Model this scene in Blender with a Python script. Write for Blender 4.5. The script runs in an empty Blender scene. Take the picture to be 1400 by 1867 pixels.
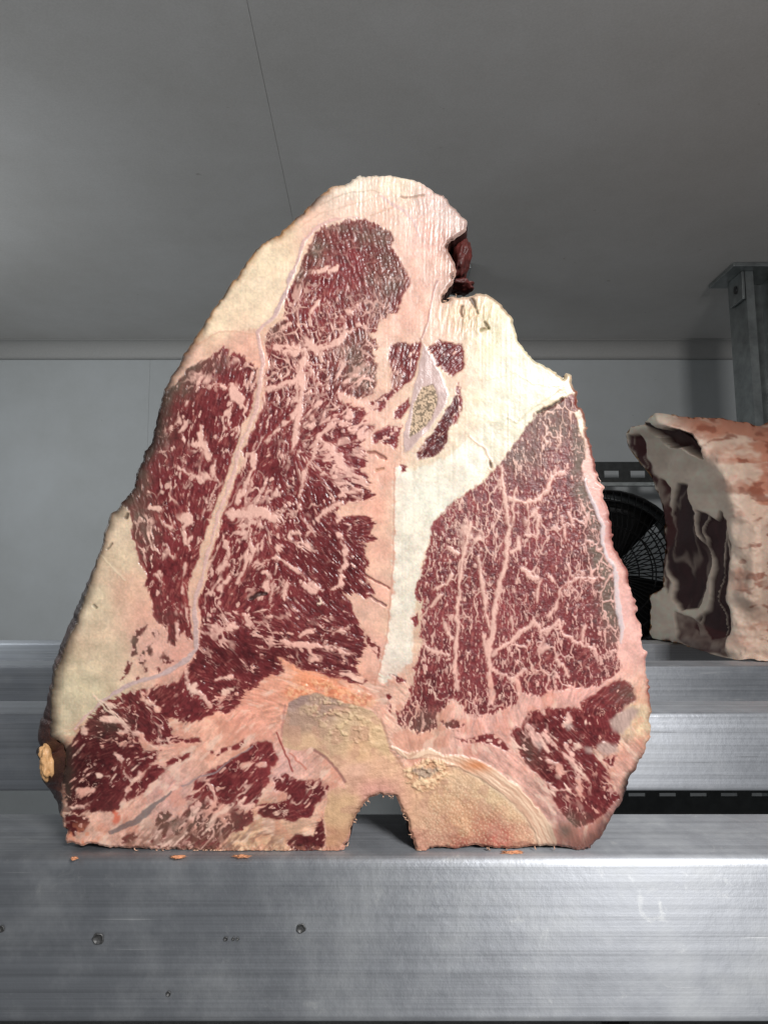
import bpy, bmesh, math, random
import numpy as np

# ---------------------------------------------------------------- camera, world, lamps
sc = bpy.context.scene
COL = sc.collection
F_PX, PW, PH = 1294.0, 1400.0, 1867.0          # focal length and size of the photograph in its pixels
D0 = F_PX * 0.00025                            # camera to the front face of the front rail (m)
PITCH = math.atan(122.2 / F_PX)
CH = D0 * math.tan(math.atan((1563 - PH / 2) / F_PX) - PITCH)   # camera height over the rail top
cam_d = bpy.data.cameras.new('camera'); cam = bpy.data.objects.new('camera', cam_d); COL.objects.link(cam)
cam_d.sensor_fit = 'VERTICAL'; cam_d.sensor_height = 36.0; cam_d.lens = 36.0 * F_PX / PH
cam_d.clip_start = 0.01; cam_d.clip_end = 50
cam.location = (0, -D0, CH); cam.rotation_euler = (math.pi / 2 + PITCH, 0, 0)
sc.camera = cam
w = bpy.data.worlds.new('World'); sc.world = w; w.use_nodes = True
w.node_tree.nodes['Background'].inputs[0].default_value = (0.93, 0.97, 1.0, 1)
w.node_tree.nodes['Background'].inputs[1].default_value = 0.175
def area(name, loc, target, sx, sy, power, col):
    d = bpy.data.lights.new(name, 'AREA'); d.shape = 'RECTANGLE'; d.size = sx; d.size_y = sy; d.energy = power; d.color = col
    o = bpy.data.objects.new(name, d); COL.objects.link(o); o.location = loc
    from mathutils import Vector
    o.rotation_euler = (Vector(target) - Vector(loc)).to_track_quat('-Z', 'Y').to_euler()
    return o
area('key_lamp', (0.46, -0.98, 0.62), (0.0, 0.0, 0.13), 0.30, 0.22, 18.5, (1.0, 0.985, 0.97))
area('fill_lamp', (-1.45, 0.75, 0.62), (0.15, 1.95, -0.05), 0.5, 0.35, 5.2, (0.93, 0.98, 1.0))  # unseen fill light, added to brighten the back wall and rear joint
sc.view_settings.view_transform = 'Standard'; sc.view_settings.look = 'None'
sc.view_settings.exposure = 0; sc.view_settings.gamma = 1

# ---------------------------------------------------------------- helpers
def unproj(px, py, Y):
    """point of the plane y = Y seen at photograph pixel (px, py)"""
    px = np.asarray(px, float); py = np.asarray(py, float)
    a = (px - PW / 2) / F_PX; b = -(py - PH / 2) / F_PX
    dy = math.cos(PITCH) - b * math.sin(PITCH); dz = math.sin(PITCH) + b * math.cos(PITCH)
    t = (Y + D0) / dy
    return a * t, np.full_like(t, Y), CH + dz * t
def up1(px, py, Y):
    x, y, z = unproj(px, py, Y); return (float(x), float(y), float(z))
def lin(c):
    c = np.asarray(c, float) / 255.0
    return np.where(c <= 0.04045, c / 12.92, ((c + 0.055) / 1.055) ** 2.4)
def tag(o, label=None, cat=None, group=None, kind=None):
    if label: o['label'] = label
    if cat: o['category'] = cat
    if group: o['group'] = group
    if kind: o['kind'] = kind
    return o
def empty(name, loc):
    o = bpy.data.objects.new(name, None); COL.objects.link(o); o.location = loc; return o
def link(name, me, mat, parent=None):
    o = bpy.data.objects.new(name, me); COL.objects.link(o)
    if mat: me.materials.append(mat)
    if parent:
        o.parent = parent; o.matrix_parent_inverse = parent.matrix_basis.inverted()
    return o
def bm_obj(name, bm, mat, parent=None, smooth=False):
    me = bpy.data.meshes.new(name); bm.normal_update(); bm.to_mesh(me); bm.free()
    if smooth:
        me.polygons.foreach_set('use_smooth', [True] * len(me.polygons))
    return link(name, me, mat, parent)
def box_bm(x0, x1, y0, y1, z0, z1, bev=0, seg=2, bm=None):
    own = bm is None
    if own: bm = bmesh.new()
    vs = [bm.verts.new(p) for p in ((x0,y0,z0),(x1,y0,z0),(x1,y1,z0),(x0,y1,z0),(x0,y0,z1),(x1,y0,z1),(x1,y1,z1),(x0,y1,z1))]
    fs = [bm.faces.new([vs[i] for i in f]) for f in ((0,3,2,1),(4,5,6,7),(0,1,5,4),(1,2,6,5),(2,3,7,6),(3,0,4,7))]
    if bev:
        es = list({e for f in fs for e in f.edges})
        bmesh.ops.bevel(bm, geom=es, offset=bev, segments=seg, profile=0.5, affect='EDGES')
    return bm
def tube_bm(pts, r, n=6, bm=None, closed=False):
    from mathutils import Vector
    if bm is None: bm = bmesh.new()
    pts = [Vector(p) for p in pts]; rings = []
    m = len(pts)
    for i, p in enumerate(pts):
        a = pts[(i - 1) % m] if (closed or i) else p
        b = pts[(i + 1) % m] if (closed or i < m - 1) else p
        t = (b - a).normalized(); ref = Vector((0,0,1)) if abs(t.z) < 0.9 else Vector((1,0,0))
        u = t.cross(ref).normalized(); v = t.cross(u)
        rr = r[i] if isinstance(r, (list, tuple)) else r
        rings.append([bm.verts.new(p + (u * math.cos(2*math.pi*k/n) + v * math.sin(2*math.pi*k/n)) * rr) for k in range(n)])
    for i in range(m if closed else m - 1):
        A = rings[i]; B = rings[(i + 1) % m]
        for k in range(n): bm.faces.new((A[k], A[(k+1)%n], B[(k+1)%n], B[k]))
    if not closed:
        bm.faces.new(rings[0][::-1]); bm.faces.new(rings[-1])
    return bm

# ---- numpy noise
def _h(ix, iy, seed):
    with np.errstate(over='ignore'):
        h = (ix.astype(np.int64) * 374761393 + iy.astype(np.int64) * 668265263 + seed * 1442695041).astype(np.uint32)
        h = (h ^ (h >> np.uint32(13))) * np.uint32(1274126177)
        h = (h ^ (h >> np.uint32(16))) * np.uint32(2246822519)
        h = h ^ (h >> np.uint32(15))
    return h.astype(np.float32) / np.float32(4294967295.0)
def vn(x, y, seed=0):
    ix = np.floor(x); iy = np.floor(y); fx = (x - ix).astype(np.float32); fy = (y - iy).astype(np.float32)
    fx = fx*fx*fx*(fx*(fx*6-15)+10); fy = fy*fy*fy*(fy*(fy*6-15)+10)
    a = _h(ix, iy, seed); b = _h(ix+1, iy, seed); c = _h(ix, iy+1, seed); d = _h(ix+1, iy+1, seed)
    return (a*(1-fx)+b*fx)*(1-fy) + (c*(1-fx)+d*fx)*fy
def fbm(x, y, seed=0, o=3):
    s = 0; a = 0.5; t = 0
    for i in range(o):
        s = s + a * vn(x * (2.03**i) + 17.3*i, y * (2.03**i) - 9.7*i, seed + i); t += a; a *= 0.5
    return s / t
def worley(x, y, seed=0, jit=0.95):
    ix = np.floor(x); iy = np.floor(y)
    f1 = np.full(x.shape, 9, np.float32); f2 = np.full(x.shape, 9, np.float32); cid = np.zeros(x.shape, np.float32)
    for dx in (-1, 0, 1):
        for dy in (-1, 0, 1):
            jx = ix + dx; jy = iy + dy
            px = jx + 0.5 + (_h(jx, jy, seed) - 0.5) * jit; py = jy + 0.5 + (_h(jx, jy, seed + 77) - 0.5) * jit
            d = np.sqrt((px - x)**2 + (py - y)**2).astype(np.float32)
            n1 = d < f1
            f2 = np.where(n1, f1, np.minimum(f2, d)); cid = np.where(n1, _h(jx, jy, seed + 191), cid); f1 = np.where(n1, d, f1)
    return f1, f2, cid
def sst(a, b, x):
    t = np.clip((x - a) / (b - a), 0, 1); return t*t*(3-2*t)
def mix(a, b, t):
    return a + (b - a) * t
def seg_d(x, y, P, closed, widths=None):
    """distance to a polyline, minus half the local width"""
    best = np.full(x.shape, 1e9, np.float32); n = len(P)
    for i in range(n if closed else n - 1):
        ax, ay = P[i]; bx, by = P[(i+1) % n]
        ex = bx-ax; ey = by-ay; L = ex*ex+ey*ey+1e-9
        t = np.clip(((x-ax)*ex+(y-ay)*ey)/L, 0, 1)
        d = np.sqrt((x-ax-t*ex)**2+(y-ay-t*ey)**2)
        if widths is not None: d = d - 0.5*(widths[i]*(1-t)+widths[min(i+1, n-1)]*t)
        best = np.minimum(best, d)
    return best
def poly_in(x, y, P):
    ins = np.zeros(x.shape, bool); n = len(P)
    for i in range(n):
        ax, ay = P[i]; bx, by = P[(i+1) % n]
        if ay == by: continue
        c = ((ay > y) != (by > y)) & (x < (bx-ax)*(y-ay)/(by-ay)+ax)
        ins ^= c
    return ins
def psdf(x, y, P, pad=60):
    """signed distance to polygon (negative inside), evaluated near it only"""
    P = np.asarray(P, float); out = np.full(x.shape, 1e3, np.float32)
    m = (x > P[:,0].min()-pad) & (x < P[:,0].max()+pad) & (y > P[:,1].min()-pad) & (y < P[:,1].max()+pad)
    if not m.any(): return out
    xs = x[m].astype(np.float32); ys = y[m].astype(np.float32)
    d = seg_d(xs, ys, P, True); out[m] = np.where(poly_in(xs, ys, P), -d, d)
    return out
def ssdf(x, y, P, wd, pad=40):
    P = np.asarray(P, float); out = np.full(x.shape, 1e3, np.float32)
    m = (x > P[:,0].min()-pad) & (x < P[:,0].max()+pad) & (y > P[:,1].min()-pad) & (y < P[:,1].max()+pad)
    if not m.any(): return out
    if not isinstance(wd, (list, tuple)): wd = [wd]*len(P)
    if len(wd) != len(P): wd = list(np.interp(np.linspace(0, 1, len(P)), np.linspace(0, 1, len(wd)), wd))
    out[m] = seg_d(x[m].astype(np.float32), y[m].astype(np.float32), P, False, wd)
    return out
# windows of the photograph in which the outlines below were measured: offset and magnification
WIN = {'0': (0,0,1), '1': (450,300,1400/450), '2': (200,500,1400/450), '3': (650,500,1400/450), '4': (60,850,1400/450),
       '5': (400,850,1400/450), '6': (750,850,1400/450), '7': (60,1200,3.5), '8': (420,1200,3.5), '9': (800,1200,3.5)}
def PX(*parts):
    """('1', x, y, x, y, ..., '2', ...) -> list of photograph pixels"""
    out = []; win = WIN['0']; buf = []
    for v in parts:
        if isinstance(v, str): win = WIN[v]; continue
        buf.append(v)
        if len(buf) == 2:
            out.append((win[0]+buf[0]/win[2], win[1]+buf[1]/win[2])); buf = []
    return out

# ---- node materials
def new_mat(name):
    m = bpy.data.materials.new(name); m.use_nodes = True; nt = m.node_tree
    return m, nt, nt.nodes['Principled BSDF']
def nd(nt, t, **kw):
    n = nt.nodes.new(t)
    for k, v in kw.items():
        if k in n.inputs.keys(): n.inputs[k].default_value = v
        else: setattr(n, k, v)
    return n
def ramp(nt, src, stops):
    r = nt.nodes.new('ShaderNodeValToRGB'); e = r.color_ramp.elements
    while len(e) < len(stops): e.new(0.5)
    for k, (p, c) in enumerate(stops):
        e[k].position = p; e[k].color = (c[0], c[1], c[2], 1) if hasattr(c, '__len__') else (c, c, c, 1)
    nt.links.new(src, r.inputs[0]); return r.outputs[0]
def L255(*c): return tuple(float(v) for v in lin(c))

def mat_alu(name, base=(0.38, 0.395, 0.425), dirt=0.5):
    m, nt, b = new_mat(name); tc = nd(nt, 'ShaderNodeTexCoord')
    mp = nd(nt, 'ShaderNodeMapping'); mp.inputs['Scale'].default_value = (3, 900, 900); nt.links.new(tc.outputs['Object'], mp.inputs[0])
    n1 = nd(nt, 'ShaderNodeTexNoise', Scale=1.0, Detail=4.0, Roughness=0.7); nt.links.new(mp.outputs[0], n1.inputs[0])
    mp2 = nd(nt, 'ShaderNodeMapping'); mp2.inputs['Scale'].default_value = (1.5, 190, 190); nt.links.new(tc.outputs['Object'], mp2.inputs[0])
    n2 = nd(nt, 'ShaderNodeTexNoise', Scale=1.0, Detail=3.0, Roughness=0.6); nt.links.new(mp2.outputs[0], n2.inputs[0])
    n3 = nd(nt, 'ShaderNodeTexNoise', Scale=26.0, Detail=7.0, Roughness=0.68); nt.links.new(tc.outputs['Object'], n3.inputs[0])
    n4 = nd(nt, 'ShaderNodeTexNoise', Scale=160.0, Detail=5.0, Roughness=0.7); nt.links.new(tc.outputs['Object'], n4.inputs[0])
    add = nd(nt, 'ShaderNodeMath', operation='ADD'); nt.links.new(n1.outputs[0], add.inputs[0]); nt.links.new(n2.outputs[0], add.inputs[1])
    half = nd(nt, 'ShaderNodeMath', operation='MULTIPLY'); nt.links.new(add.outputs[0], half.inputs[0]); half.inputs[1].default_value = 0.5
    c1 = ramp(nt, half.outputs[0], [(0.38, [v*0.80 for v in base]), (0.5, base), (0.62, [min(1, v*1.15) for v in base])])
    mk = ramp(nt, n3.outputs[0], [(0.46, 0.0), (0.85, 1.0)])
    mx = nd(nt, 'ShaderNodeMix', data_type='RGBA'); nt.links.new(mk, mx.inputs['Factor']); nt.links.new(c1, mx.inputs['A'])
    mx.inputs['B'].default_value = (0.50, 0.51, 0.50, 1)
    mfac = nd(nt, 'ShaderNodeMath', operation='MULTIPLY'); nt.links.new(mk, mfac.inputs[0]); mfac.inputs[1].default_value = dirt
    nt.links.new(mfac.outputs[0], mx.inputs['Factor'])
    sp = ramp(nt, n4.outputs[0], [(0.66, 0.0), (0.72, 0.35)])
    mx2 = nd(nt, 'ShaderNodeMix', data_type='RGBA'); nt.links.new(sp, mx2.inputs['Factor']); nt.links.new(mx.outputs['Result'], mx2.inputs['A'])
    mx2.inputs['B'].default_value = (0.22, 0.22, 0.21, 1)
    last = mx2.outputs['Result']
    for rot, sc_, lo, amt, colr in ((0.6, (14, 700, 14), 0.70, 0.55, (0.78, 0.79, 0.80, 1)), (-0.9, (10, 500, 10), 0.71, 0.5, (0.16, 0.16, 0.17, 1)), (1.35, (18, 800, 18), 0.715, 0.5, (0.75, 0.76, 0.77, 1))):
        mpp = nd(nt, 'ShaderNodeMapping'); mpp.inputs['Rotation'].default_value = (0, rot, 0); mpp.inputs['Scale'].default_value = (sc_[0], sc_[2], sc_[1]); nt.links.new(tc.outputs['Object'], mpp.inputs[0])
        ns = nd(nt, 'ShaderNodeTexNoise', Scale=1.0, Detail=2.0, Roughness=0.5); nt.links.new(mpp.outputs[0], ns.inputs[0])
        f_ = ramp(nt, ns.outputs[0], [(lo, 0.0), (lo+0.05, amt)])
        mm = nd(nt, 'ShaderNodeMix', data_type='RGBA'); nt.links.new(f_, mm.inputs['Factor']); nt.links.new(last, mm.inputs['A']); mm.inputs['B'].default_value = colr; last = mm.outputs['Result']
    # dried whitish smears
    n5 = nd(nt, 'ShaderNodeTexNoise', Scale=55.0, Detail=8.0, Roughness=0.75, Distortion=1.2); nt.links.new(tc.outputs['Object'], n5.inputs[0])
    f_ = ramp(nt, n5.outputs[0], [(0.60, 0.0), (0.70, 0.4)]); mm = nd(nt, 'ShaderNodeMix', data_type='RGBA'); nt.links.new(f_, mm.inputs['Factor']); nt.links.new(last, mm.inputs['A']); mm.inputs['B'].default_value = (0.66, 0.67, 0.66, 1); last = mm.outputs['Result']
    nt.links.new(last, b.inputs['Base Color'])
    inv = ramp(nt, mk, [(0.0, 0.92), (1.0, 0.7)]); nt.links.new(inv, b.inputs['Metallic'])
    tg = nd(nt, 'ShaderNodeTangent', direction_type='RADIAL', axis='X'); nt.links.new(tg.outputs[0], b.inputs['Tangent']); b.inputs['Anisotropic'].default_value = 0.75; b.inputs['Anisotropic Rotation'].default_value = 0.0
    rg = ramp(nt, n3.outputs[0], [(0.3, 0.46), (0.7, 0.58)]); nt.links.new(rg, b.inputs['Roughness'])
    bp = nd(nt, 'ShaderNodeBump', Strength=0.12, Distance=0.0006); nt.links.new(half.outputs[0], bp.inputs['Height'])
    bp2 = nd(nt, 'ShaderNodeBump', Strength=0.25, Distance=0.0006); nt.links.new(n4.outputs[0], bp2.inputs['Height'])
    nt.links.new(bp.outputs[0], bp2.inputs['Normal']); nt.links.new(bp2.outputs[0], b.inputs['Normal'])
    return m
def mat_plain(name, col, rough=0.6, metal=0.0, var=0.15, scale=40.0, bump=0.1, dist=0.001):
    m, nt, b = new_mat(name); tc = nd(nt, 'ShaderNodeTexCoord')
    n = nd(nt, 'ShaderNodeTexNoise', Scale=scale, Detail=5.0, Roughness=0.6); nt.links.new(tc.outputs['Object'], n.inputs[0])
    c = ramp(nt, n.outputs[0], [(0.3, [v*(1-var) for v in col]), (0.7, [min(1, v*(1+var)) for v in col])])
    if name.startswith('painted'):
        nb = nd(nt, 'ShaderNodeTexNoise', Scale=2.3, Detail=6.0, Roughness=0.7); nt.links.new(tc.outputs['Object'], nb.inputs[0])
        cb = ramp(nt, nb.outputs[0], [(0.3, (0.84, 0.83, 0.81)), (0.7, (1.0, 1.0, 1.0))]); nsp = nd(nt, 'ShaderNodeTexNoise', Scale=34.0, Detail=2.0); nt.links.new(tc.outputs['Object'], nsp.inputs[0])
        cs = ramp(nt, nsp.outputs[0], [(0.76, (1, 1, 1)), (0.79, (0.75, 0.73, 0.71))])
        m1 = nd(nt, 'ShaderNodeMix', data_type='RGBA', blend_type='MULTIPLY'); m1.inputs['Factor'].default_value = 1; nt.links.new(c, m1.inputs['A']); nt.links.new(cb, m1.inputs['B'])
        m2 = nd(nt, 'ShaderNodeMix', data_type='RGBA', blend_type='MULTIPLY'); m2.inputs['Factor'].default_value = 1; nt.links.new(m1.outputs['Result'], m2.inputs['A']); nt.links.new(cs, m2.inputs['B']); c = m2.outputs['Result']
    nt.links.new(c, b.inputs['Base Color']); b.inputs['Roughness'].default_value = rough; b.inputs['Metallic'].default_value = metal
    if bump:
        bp = nd(nt, 'ShaderNodeBump', Strength=bump, Distance=dist); nt.links.new(n.outputs[0], bp.inputs['Height']); nt.links.new(bp.outputs[0], b.inputs['Normal'])
    return m
def mat_vc(name, bump=0.35, scale=900.0, sss=0.0, spec=0.5):
    """colour and gloss from the mesh, fine wet relief from noise"""
    m, nt, b = new_mat(name); at = nd(nt, 'ShaderNodeAttribute', attribute_name='tissue'); tc = nd(nt, 'ShaderNodeTexCoord')
    nt.links.new(at.outputs['Color'], b.inputs['Base Color']); nt.links.new(at.outputs['Alpha'], b.inputs['Roughness'])
    n = nd(nt, 'ShaderNodeTexNoise', Scale=scale, Detail=3.0, Roughness=0.6); nt.links.new(tc.outputs['Object'], n.inputs[0])
    bp = nd(nt, 'ShaderNodeBump', Strength=bump, Distance=0.0004); nt.links.new(n.outputs[0], bp.inputs['Height']); nt.links.new(bp.outputs[0], b.inputs['Normal'])
    b.inputs['Specular IOR Level'].default_value = spec
    if sss:
        b.inputs['Subsurface Weight'].default_value = sss; b.inputs['Subsurface Radius'].default_value = (1.0, 0.35, 0.2); b.inputs['Subsurface Scale'].default_value = 0.0012
    return m

ALU = mat_alu('brushed_aluminium'); ALU2 = mat_alu('brushed_aluminium_far', (0.47, 0.49, 0.53), 0.3)
GALV = mat_plain('galvanised_steel', (0.30, 0.32, 0.32), 0.33, 0.85, 0.3, 25, 0.1)
WALLM = mat_plain('painted_wall', (0.50, 0.525, 0.54), 0.55, 0, 0.05, 420, 0.12, 0.001)
CEILM = mat_plain('painted_ceiling', (0.69, 0.68, 0.67), 0.5, 0, 0.06, 320, 0.2, 0.001)
JOINT = mat_plain('joint_sealant', (0.20, 0.20, 0.19), 0.7, 0, 0.2, 60, 0)
BLACKP = mat_plain('black_plastic', (0.012, 0.012, 0.013), 0.4, 0, 0.2, 60, 0.05)
DARKM = mat_plain('dark_steel', (0.035, 0.037, 0.037), 0.5, 0.6, 0.3, 60, 0.1)
RIVETM = mat_plain('dull_rivet', (0.10, 0.10, 0.10), 0.5, 0.7, 0.4, 900, 0.3)

# ---------------------------------------------------------------- the cold room
WALL_Y = 6.3 * D0
CEIL_Z = up1(700, 628, WALL_Y)[2]
XW0, XW1 = -3.0, 3.5
FLOOR_Z = -1.15
ceil = tag(empty('ceiling', (0, 0, CEIL_Z)), kind='structure')
# seam of the ceiling panels runs from the camera side to the wall
def on_ceiling(px, py):
    a = (px - PW/2)/F_PX; b = -(py - PH/2)/F_PX
    dy = math.cos(PITCH) - b*math.sin(PITCH); dz = math.sin(PITCH) + b*math.cos(PITCH); t = (CEIL_Z - CH)/dz
    return a*t, -D0 + dy*t
s0 = on_ceiling(450, 0); s1 = on_ceiling(530, 380)
k = (s1[0]-s0[0])/(s1[1]-s0[1])
def seam_x(y): return s0[0] + k*(y - s0[1])
Y0C, Y1C = -0.15, WALL_Y + 0.02
def prism(name, quad, z0, z1, mat, parent, bev=0):
    bm = bmesh.new(); a = [bm.verts.new((x, y, z0)) for x, y in quad]; b_ = [bm.verts.new((x, y, z1)) for x, y in quad]
    bm.faces.new(a[::-1]); bm.faces.new(b_)
    for i in range(4): bm.faces.new((a[i], a[(i+1)%4], b_[(i+1)%4], b_[i]))
    bmesh.ops.recalc_face_normals(bm, faces=bm.faces)
    if bev: bmesh.ops.bevel(bm, geom=list(bm.edges), offset=bev, segments=2, profile=0.5, affect='EDGES')
    return bm_obj(name, bm, mat, parent)
g = 0.00035
prism('panel', [(XW0, Y0C), (seam_x(Y0C)-g, Y0C), (seam_x(Y1C)-g, Y1C), (XW0, Y1C)], CEIL_Z, CEIL_Z+0.05, CEILM, ceil, 0.0005)
prism('panel', [(seam_x(Y0C)+g, Y0C), (XW1, Y0C), (XW1, Y1C), (seam_x(Y1C)+g, Y1C)], CEIL_Z, CEIL_Z+0.05, CEILM, ceil, 0.0005)
prism('joint', [(seam_x(Y0C)-g*3, Y0C), (seam_x(Y0C)+g*3, Y0C), (seam_x(Y1C)+g*3, Y1C), (seam_x(Y1C)-g*3, Y1C)], CEIL_Z+0.0015, CEIL_Z+0.02, CEILM, ceil)
wall = tag(empty('wall', (0, WALL_Y, 0)), kind='structure')
sx = up1(270, 800, WALL_Y)[0]; sx2 = up1(1300, 800, WALL_Y)[0] + 0.9
for x0, x1 in ((XW0, sx-g), (sx+g, sx2-g), (sx2+g, XW1)):
    bm_obj('panel', box_bm(x0, x1, WALL_Y, WALL_Y+0.05, FLOOR_Z, CEIL_Z-0.004, 0.0015), WALLM, wall)
bm_obj('joint', box_bm(sx-4*g, sx+4*g, WALL_Y+0.0012, WALL_Y+0.02, FLOOR_Z, CEIL_Z-0.01), WALLM, wall)
# coved trim between wall and ceiling
cz0 = up1(700, 656, WALL_Y)[2]; bm = bmesh.new(); prof = []
hc = CEIL_Z - cz0
for i in range(9):
    a = math.pi/2*i/8; prof.append((WALL_Y - 0.012 - hc*0.9*(1-math.cos(a)), cz0 + hc*math.sin(a)))
prof = [(WALL_Y-0.0005, cz0), (WALL_Y-0.012, cz0+0.0005)] + prof[1:-1] + [(WALL_Y-0.012-hc*0.9, CEIL_Z-0.0006), (WALL_Y-0.0005, CEIL_Z-0.0006)]
A = [bm.verts.new((XW0, y, z)) for y, z in prof]; B = [bm.verts.new((XW1, y, z)) for y, z in prof]
for i in range(len(prof)): bm.faces.new((A[i], B[i], B[(i+1)%len(prof)], A[(i+1)%len(prof)]))
bm.faces.new(A[::-1]); bm.faces.new(B); bmesh.ops.recalc_face_normals(bm, faces=bm.faces)
tag(bm_obj('cove_trim', bm, mat_plain('cove_plastic', (0.40, 0.395, 0.385), 0.6, 0, 0.06, 200, 0.05), None, True), kind='structure')
tag(bm_obj('floor', box_bm(XW0, XW1, -0.3, WALL_Y+0.05, FLOOR_Z-0.05, FLOOR_Z), mat_plain('floor_paint', (0.12, 0.12, 0.12), 0.6, 0, 0.2, 30, 0.1)), kind='structure')

# ---------------------------------------------------------------- aluminium rails
RAIL_H = -up1(700, 1870, 0)[2]
def ydepth(py, z=0.0):
    b = -(py - PH/2)/F_PX; ang = math.atan(b) + PITCH
    return (z - CH)/math.tan(ang) - D0
rails = []
for i, (yf, yb, lab) in enumerate((
        (1563, 1480.6, 'nearest thick aluminium rail carrying the big T-bone cut'),
        (1300, 1277, 'second aluminium rail, scuffed and chipped along its top edge'),
        (1214, 1203, 'third aluminium rail, under the front edge of the rear loin joint'),
        (1172.5, 1168, 'farthest aluminium rail, thin strip just below the wall at left'))):
    y0 = ydepth(yf); y1 = ydepth(yb) if i < 2 else y0 + 0.068
    r = tag(empty('shelf_rail', (0, y0, -RAIL_H)), lab, 'rail', 'parallel aluminium shelf rails')
    bm = box_bm(-1.6, 2.2, y0, y1, -RAIL_H, 0, 0.0042, 6)
    o = bm_obj('rail_body', bm, ALU if i == 0 else ALU2, r, True)
    o.data.set_sharp_from_angle(angle=math.radians(60))
    rails.append((y0, y1, r, o))
def rivet(px, py, rpx, r, parent):
    x, y, z = up1(px, py, 0.0); bm = bmesh.new(); rad = rpx*0.00025; n = 14; rings = []
    for (rr, dep) in ((1.25, -0.0001), (1.15, -0.0005), (0.95, -0.0004), (0.8, 0.0), (0.35, 0.0002)):
        rings.append([bm.verts.new((x + rad*rr*math.cos(2*math.pi*k_/n)*(1+0.12*math.sin(k_*2.3+px)), y - 0.0003 + dep, z + rad*rr*math.sin(2*math.pi*k_/n)*(1+0.1*math.cos(k_*1.7+px)))) for k_ in range(n)])
    for a_, b_ in zip(rings, rings[1:]):
        for k_ in range(n): bm.faces.new((a_[k_], a_[(k_+1)%n], b_[(k_+1)%n], b_[k_]))
    bm.faces.new(rings[-1]); bmesh.ops.recalc_face_normals(bm, faces=bm.faces)
    bm_obj('rivet', bm, RIVETM, parent, True)
for px, py, rr in ((180, 1711, 8), (549, 1692, 6.5), (3, 1693, 5), (412, 1711, 3), (426, 1711, 2.2), (434, 1711, 2.2), (308, 1811, 3.5)):
    rivet(px, py, rr, 0, rails[0][2])

# ---------------------------------------------------------------- the T-bone cut
YM = ydepth(1552)
G = 1.4
rnd = random.Random(4)
OUT = PX('1', 600,80, 640,62, 720,55, 800,57, 850,72, 940,80, 990,100, 1030,130, 1060,155, 1110,170, 1160,220, 1210,270, 1245,310, 1250,345, 1240,380, 1215,405, 1180,422, 1140,438, 1130,470, 1150,520, 1180,560, 1195,600, 1175,650,
    '3', 543,0, 540,60, 512,95, 485,130, 490,155, 520,150, 532,122, 590,130, 650,115, 680,98, 730,110, 790,145, 840,190, 885,245, 905,310, 915,370, 960,440, 1020,490, 1080,525, 1130,560, 1175,600, 1190,560, 1210,570, 1225,620, 1248,680, 1240,720, 1280,770, 1300,830, 1305,900, 1335,975, 1345,1060, 1360,1110, 1390,1180,
    '6', 1055,60, 1090,120, 1095,190, 1125,260, 1135,340, 1138,430, 1140,460, 1170,490, 1205,550, 1225,600, 1240,680, 1260,760, 1280,840, 1300,900, 1315,960, 1300,975, 1310,1040, 1340,1060, 1330,1110, 1335,1200,
    '9', 1345,190, 1345,300, 1355,430, 1350,520, 1330,560, 1320,600, 1280,660, 1240,730, 1200,790, 1185,850, 1175,920, 1130,980, 1090,1060, 1040,1130, 990,1190, 960,1222, 900,1225, 820,1210, 730,1190, 690,1195, 640,1202, 560,1205, 480,1215, 380,1210, 220,1197, 120,1218, 0,1212,
    '8', 1270,1218, 1240,1245, 1195,1245, 1180,1220, 1160,1160, 1140,1100, 1130,1030, 1105,980, 1085,930, 1060,890, 1020,870, 960,870, 900,890, 860,930, 830,975, 800,1020, 770,1080, 760,1130, 755,1170, 720,1190, 715,1245, 670,1250, 560,1250, 300,1250, 0,1250,
    '7', 1180,1236, 1070,1235, 960,1225, 800,1220, 650,1215, 500,1210, 420,1195, 350,1180, 310,1200, 260,1185, 215,1180, 205,1160, 215,1110, 190,1080, 180,1000, 178,900, 180,800, 190,700, 195,600, 190,560, 150,535, 110,510, 105,420, 110,350, 110,250,
    '4', 105,1220, 125,1150, 160,1070, 200,970, 240,880, 280,760, 310,670, 340,590, 370,500, 400,400, 425,300, 440,265, 490,240, 500,200, 540,160, 570,110, 585,50,
    '2', 145,1130, 190,1030, 235,940, 255,840, 275,780, 300,690, 330,610, 370,540, 420,450, 470,380, 520,300, 570,220, 620,150, 670,80,
    '1', 0,540, 60,470, 130,410, 180,400, 240,340, 290,290, 350,230, 400,185, 450,150, 480,120, 540,115)
def resample(P, step):
    P = np.asarray(P, float); Q = np.vstack([P, P[:1]]); d = np.r_[0, np.cumsum(np.hypot(*np.diff(Q, axis=0).T))]
    n = int(d[-1]/step); t = np.linspace(0, d[-1], n, endpoint=False)
    return np.c_[np.interp(t, d, Q[:,0]), np.interp(t, d, Q[:,1])]
def pnormals(P):
    t = np.roll(P, -1, 0) - np.roll(P, 1, 0); t /= np.linalg.norm(t, axis=1)[:,None]+1e-9
    return np.c_[t[:,1], -t[:,0]]        # outward for an outline that runs clockwise on the screen
ol = resample(OUT, 3.0)
nn = pnormals(ol); s = np.arange(len(ol))*3.0
rag = (vn(s/14, s*0+3.3, 5)-0.5)*4.5 + (vn(s/5, s*0+1.3, 6)-0.5)*3.2
jag = np.where((ol[:,0] > 1000) | (ol[:,1] > 1440), np.maximum(vn(s/6.5, s*0+8.1, 8)-0.60, 0)*13*sst(0.35, 0.7, vn(s/40, s*0, 9)), 0)
rag = np.where(ol[:,1] > 1535, rag*0.7, rag)
ol = ol + nn*(rag+jag)[:,None]
OL = ol

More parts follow.
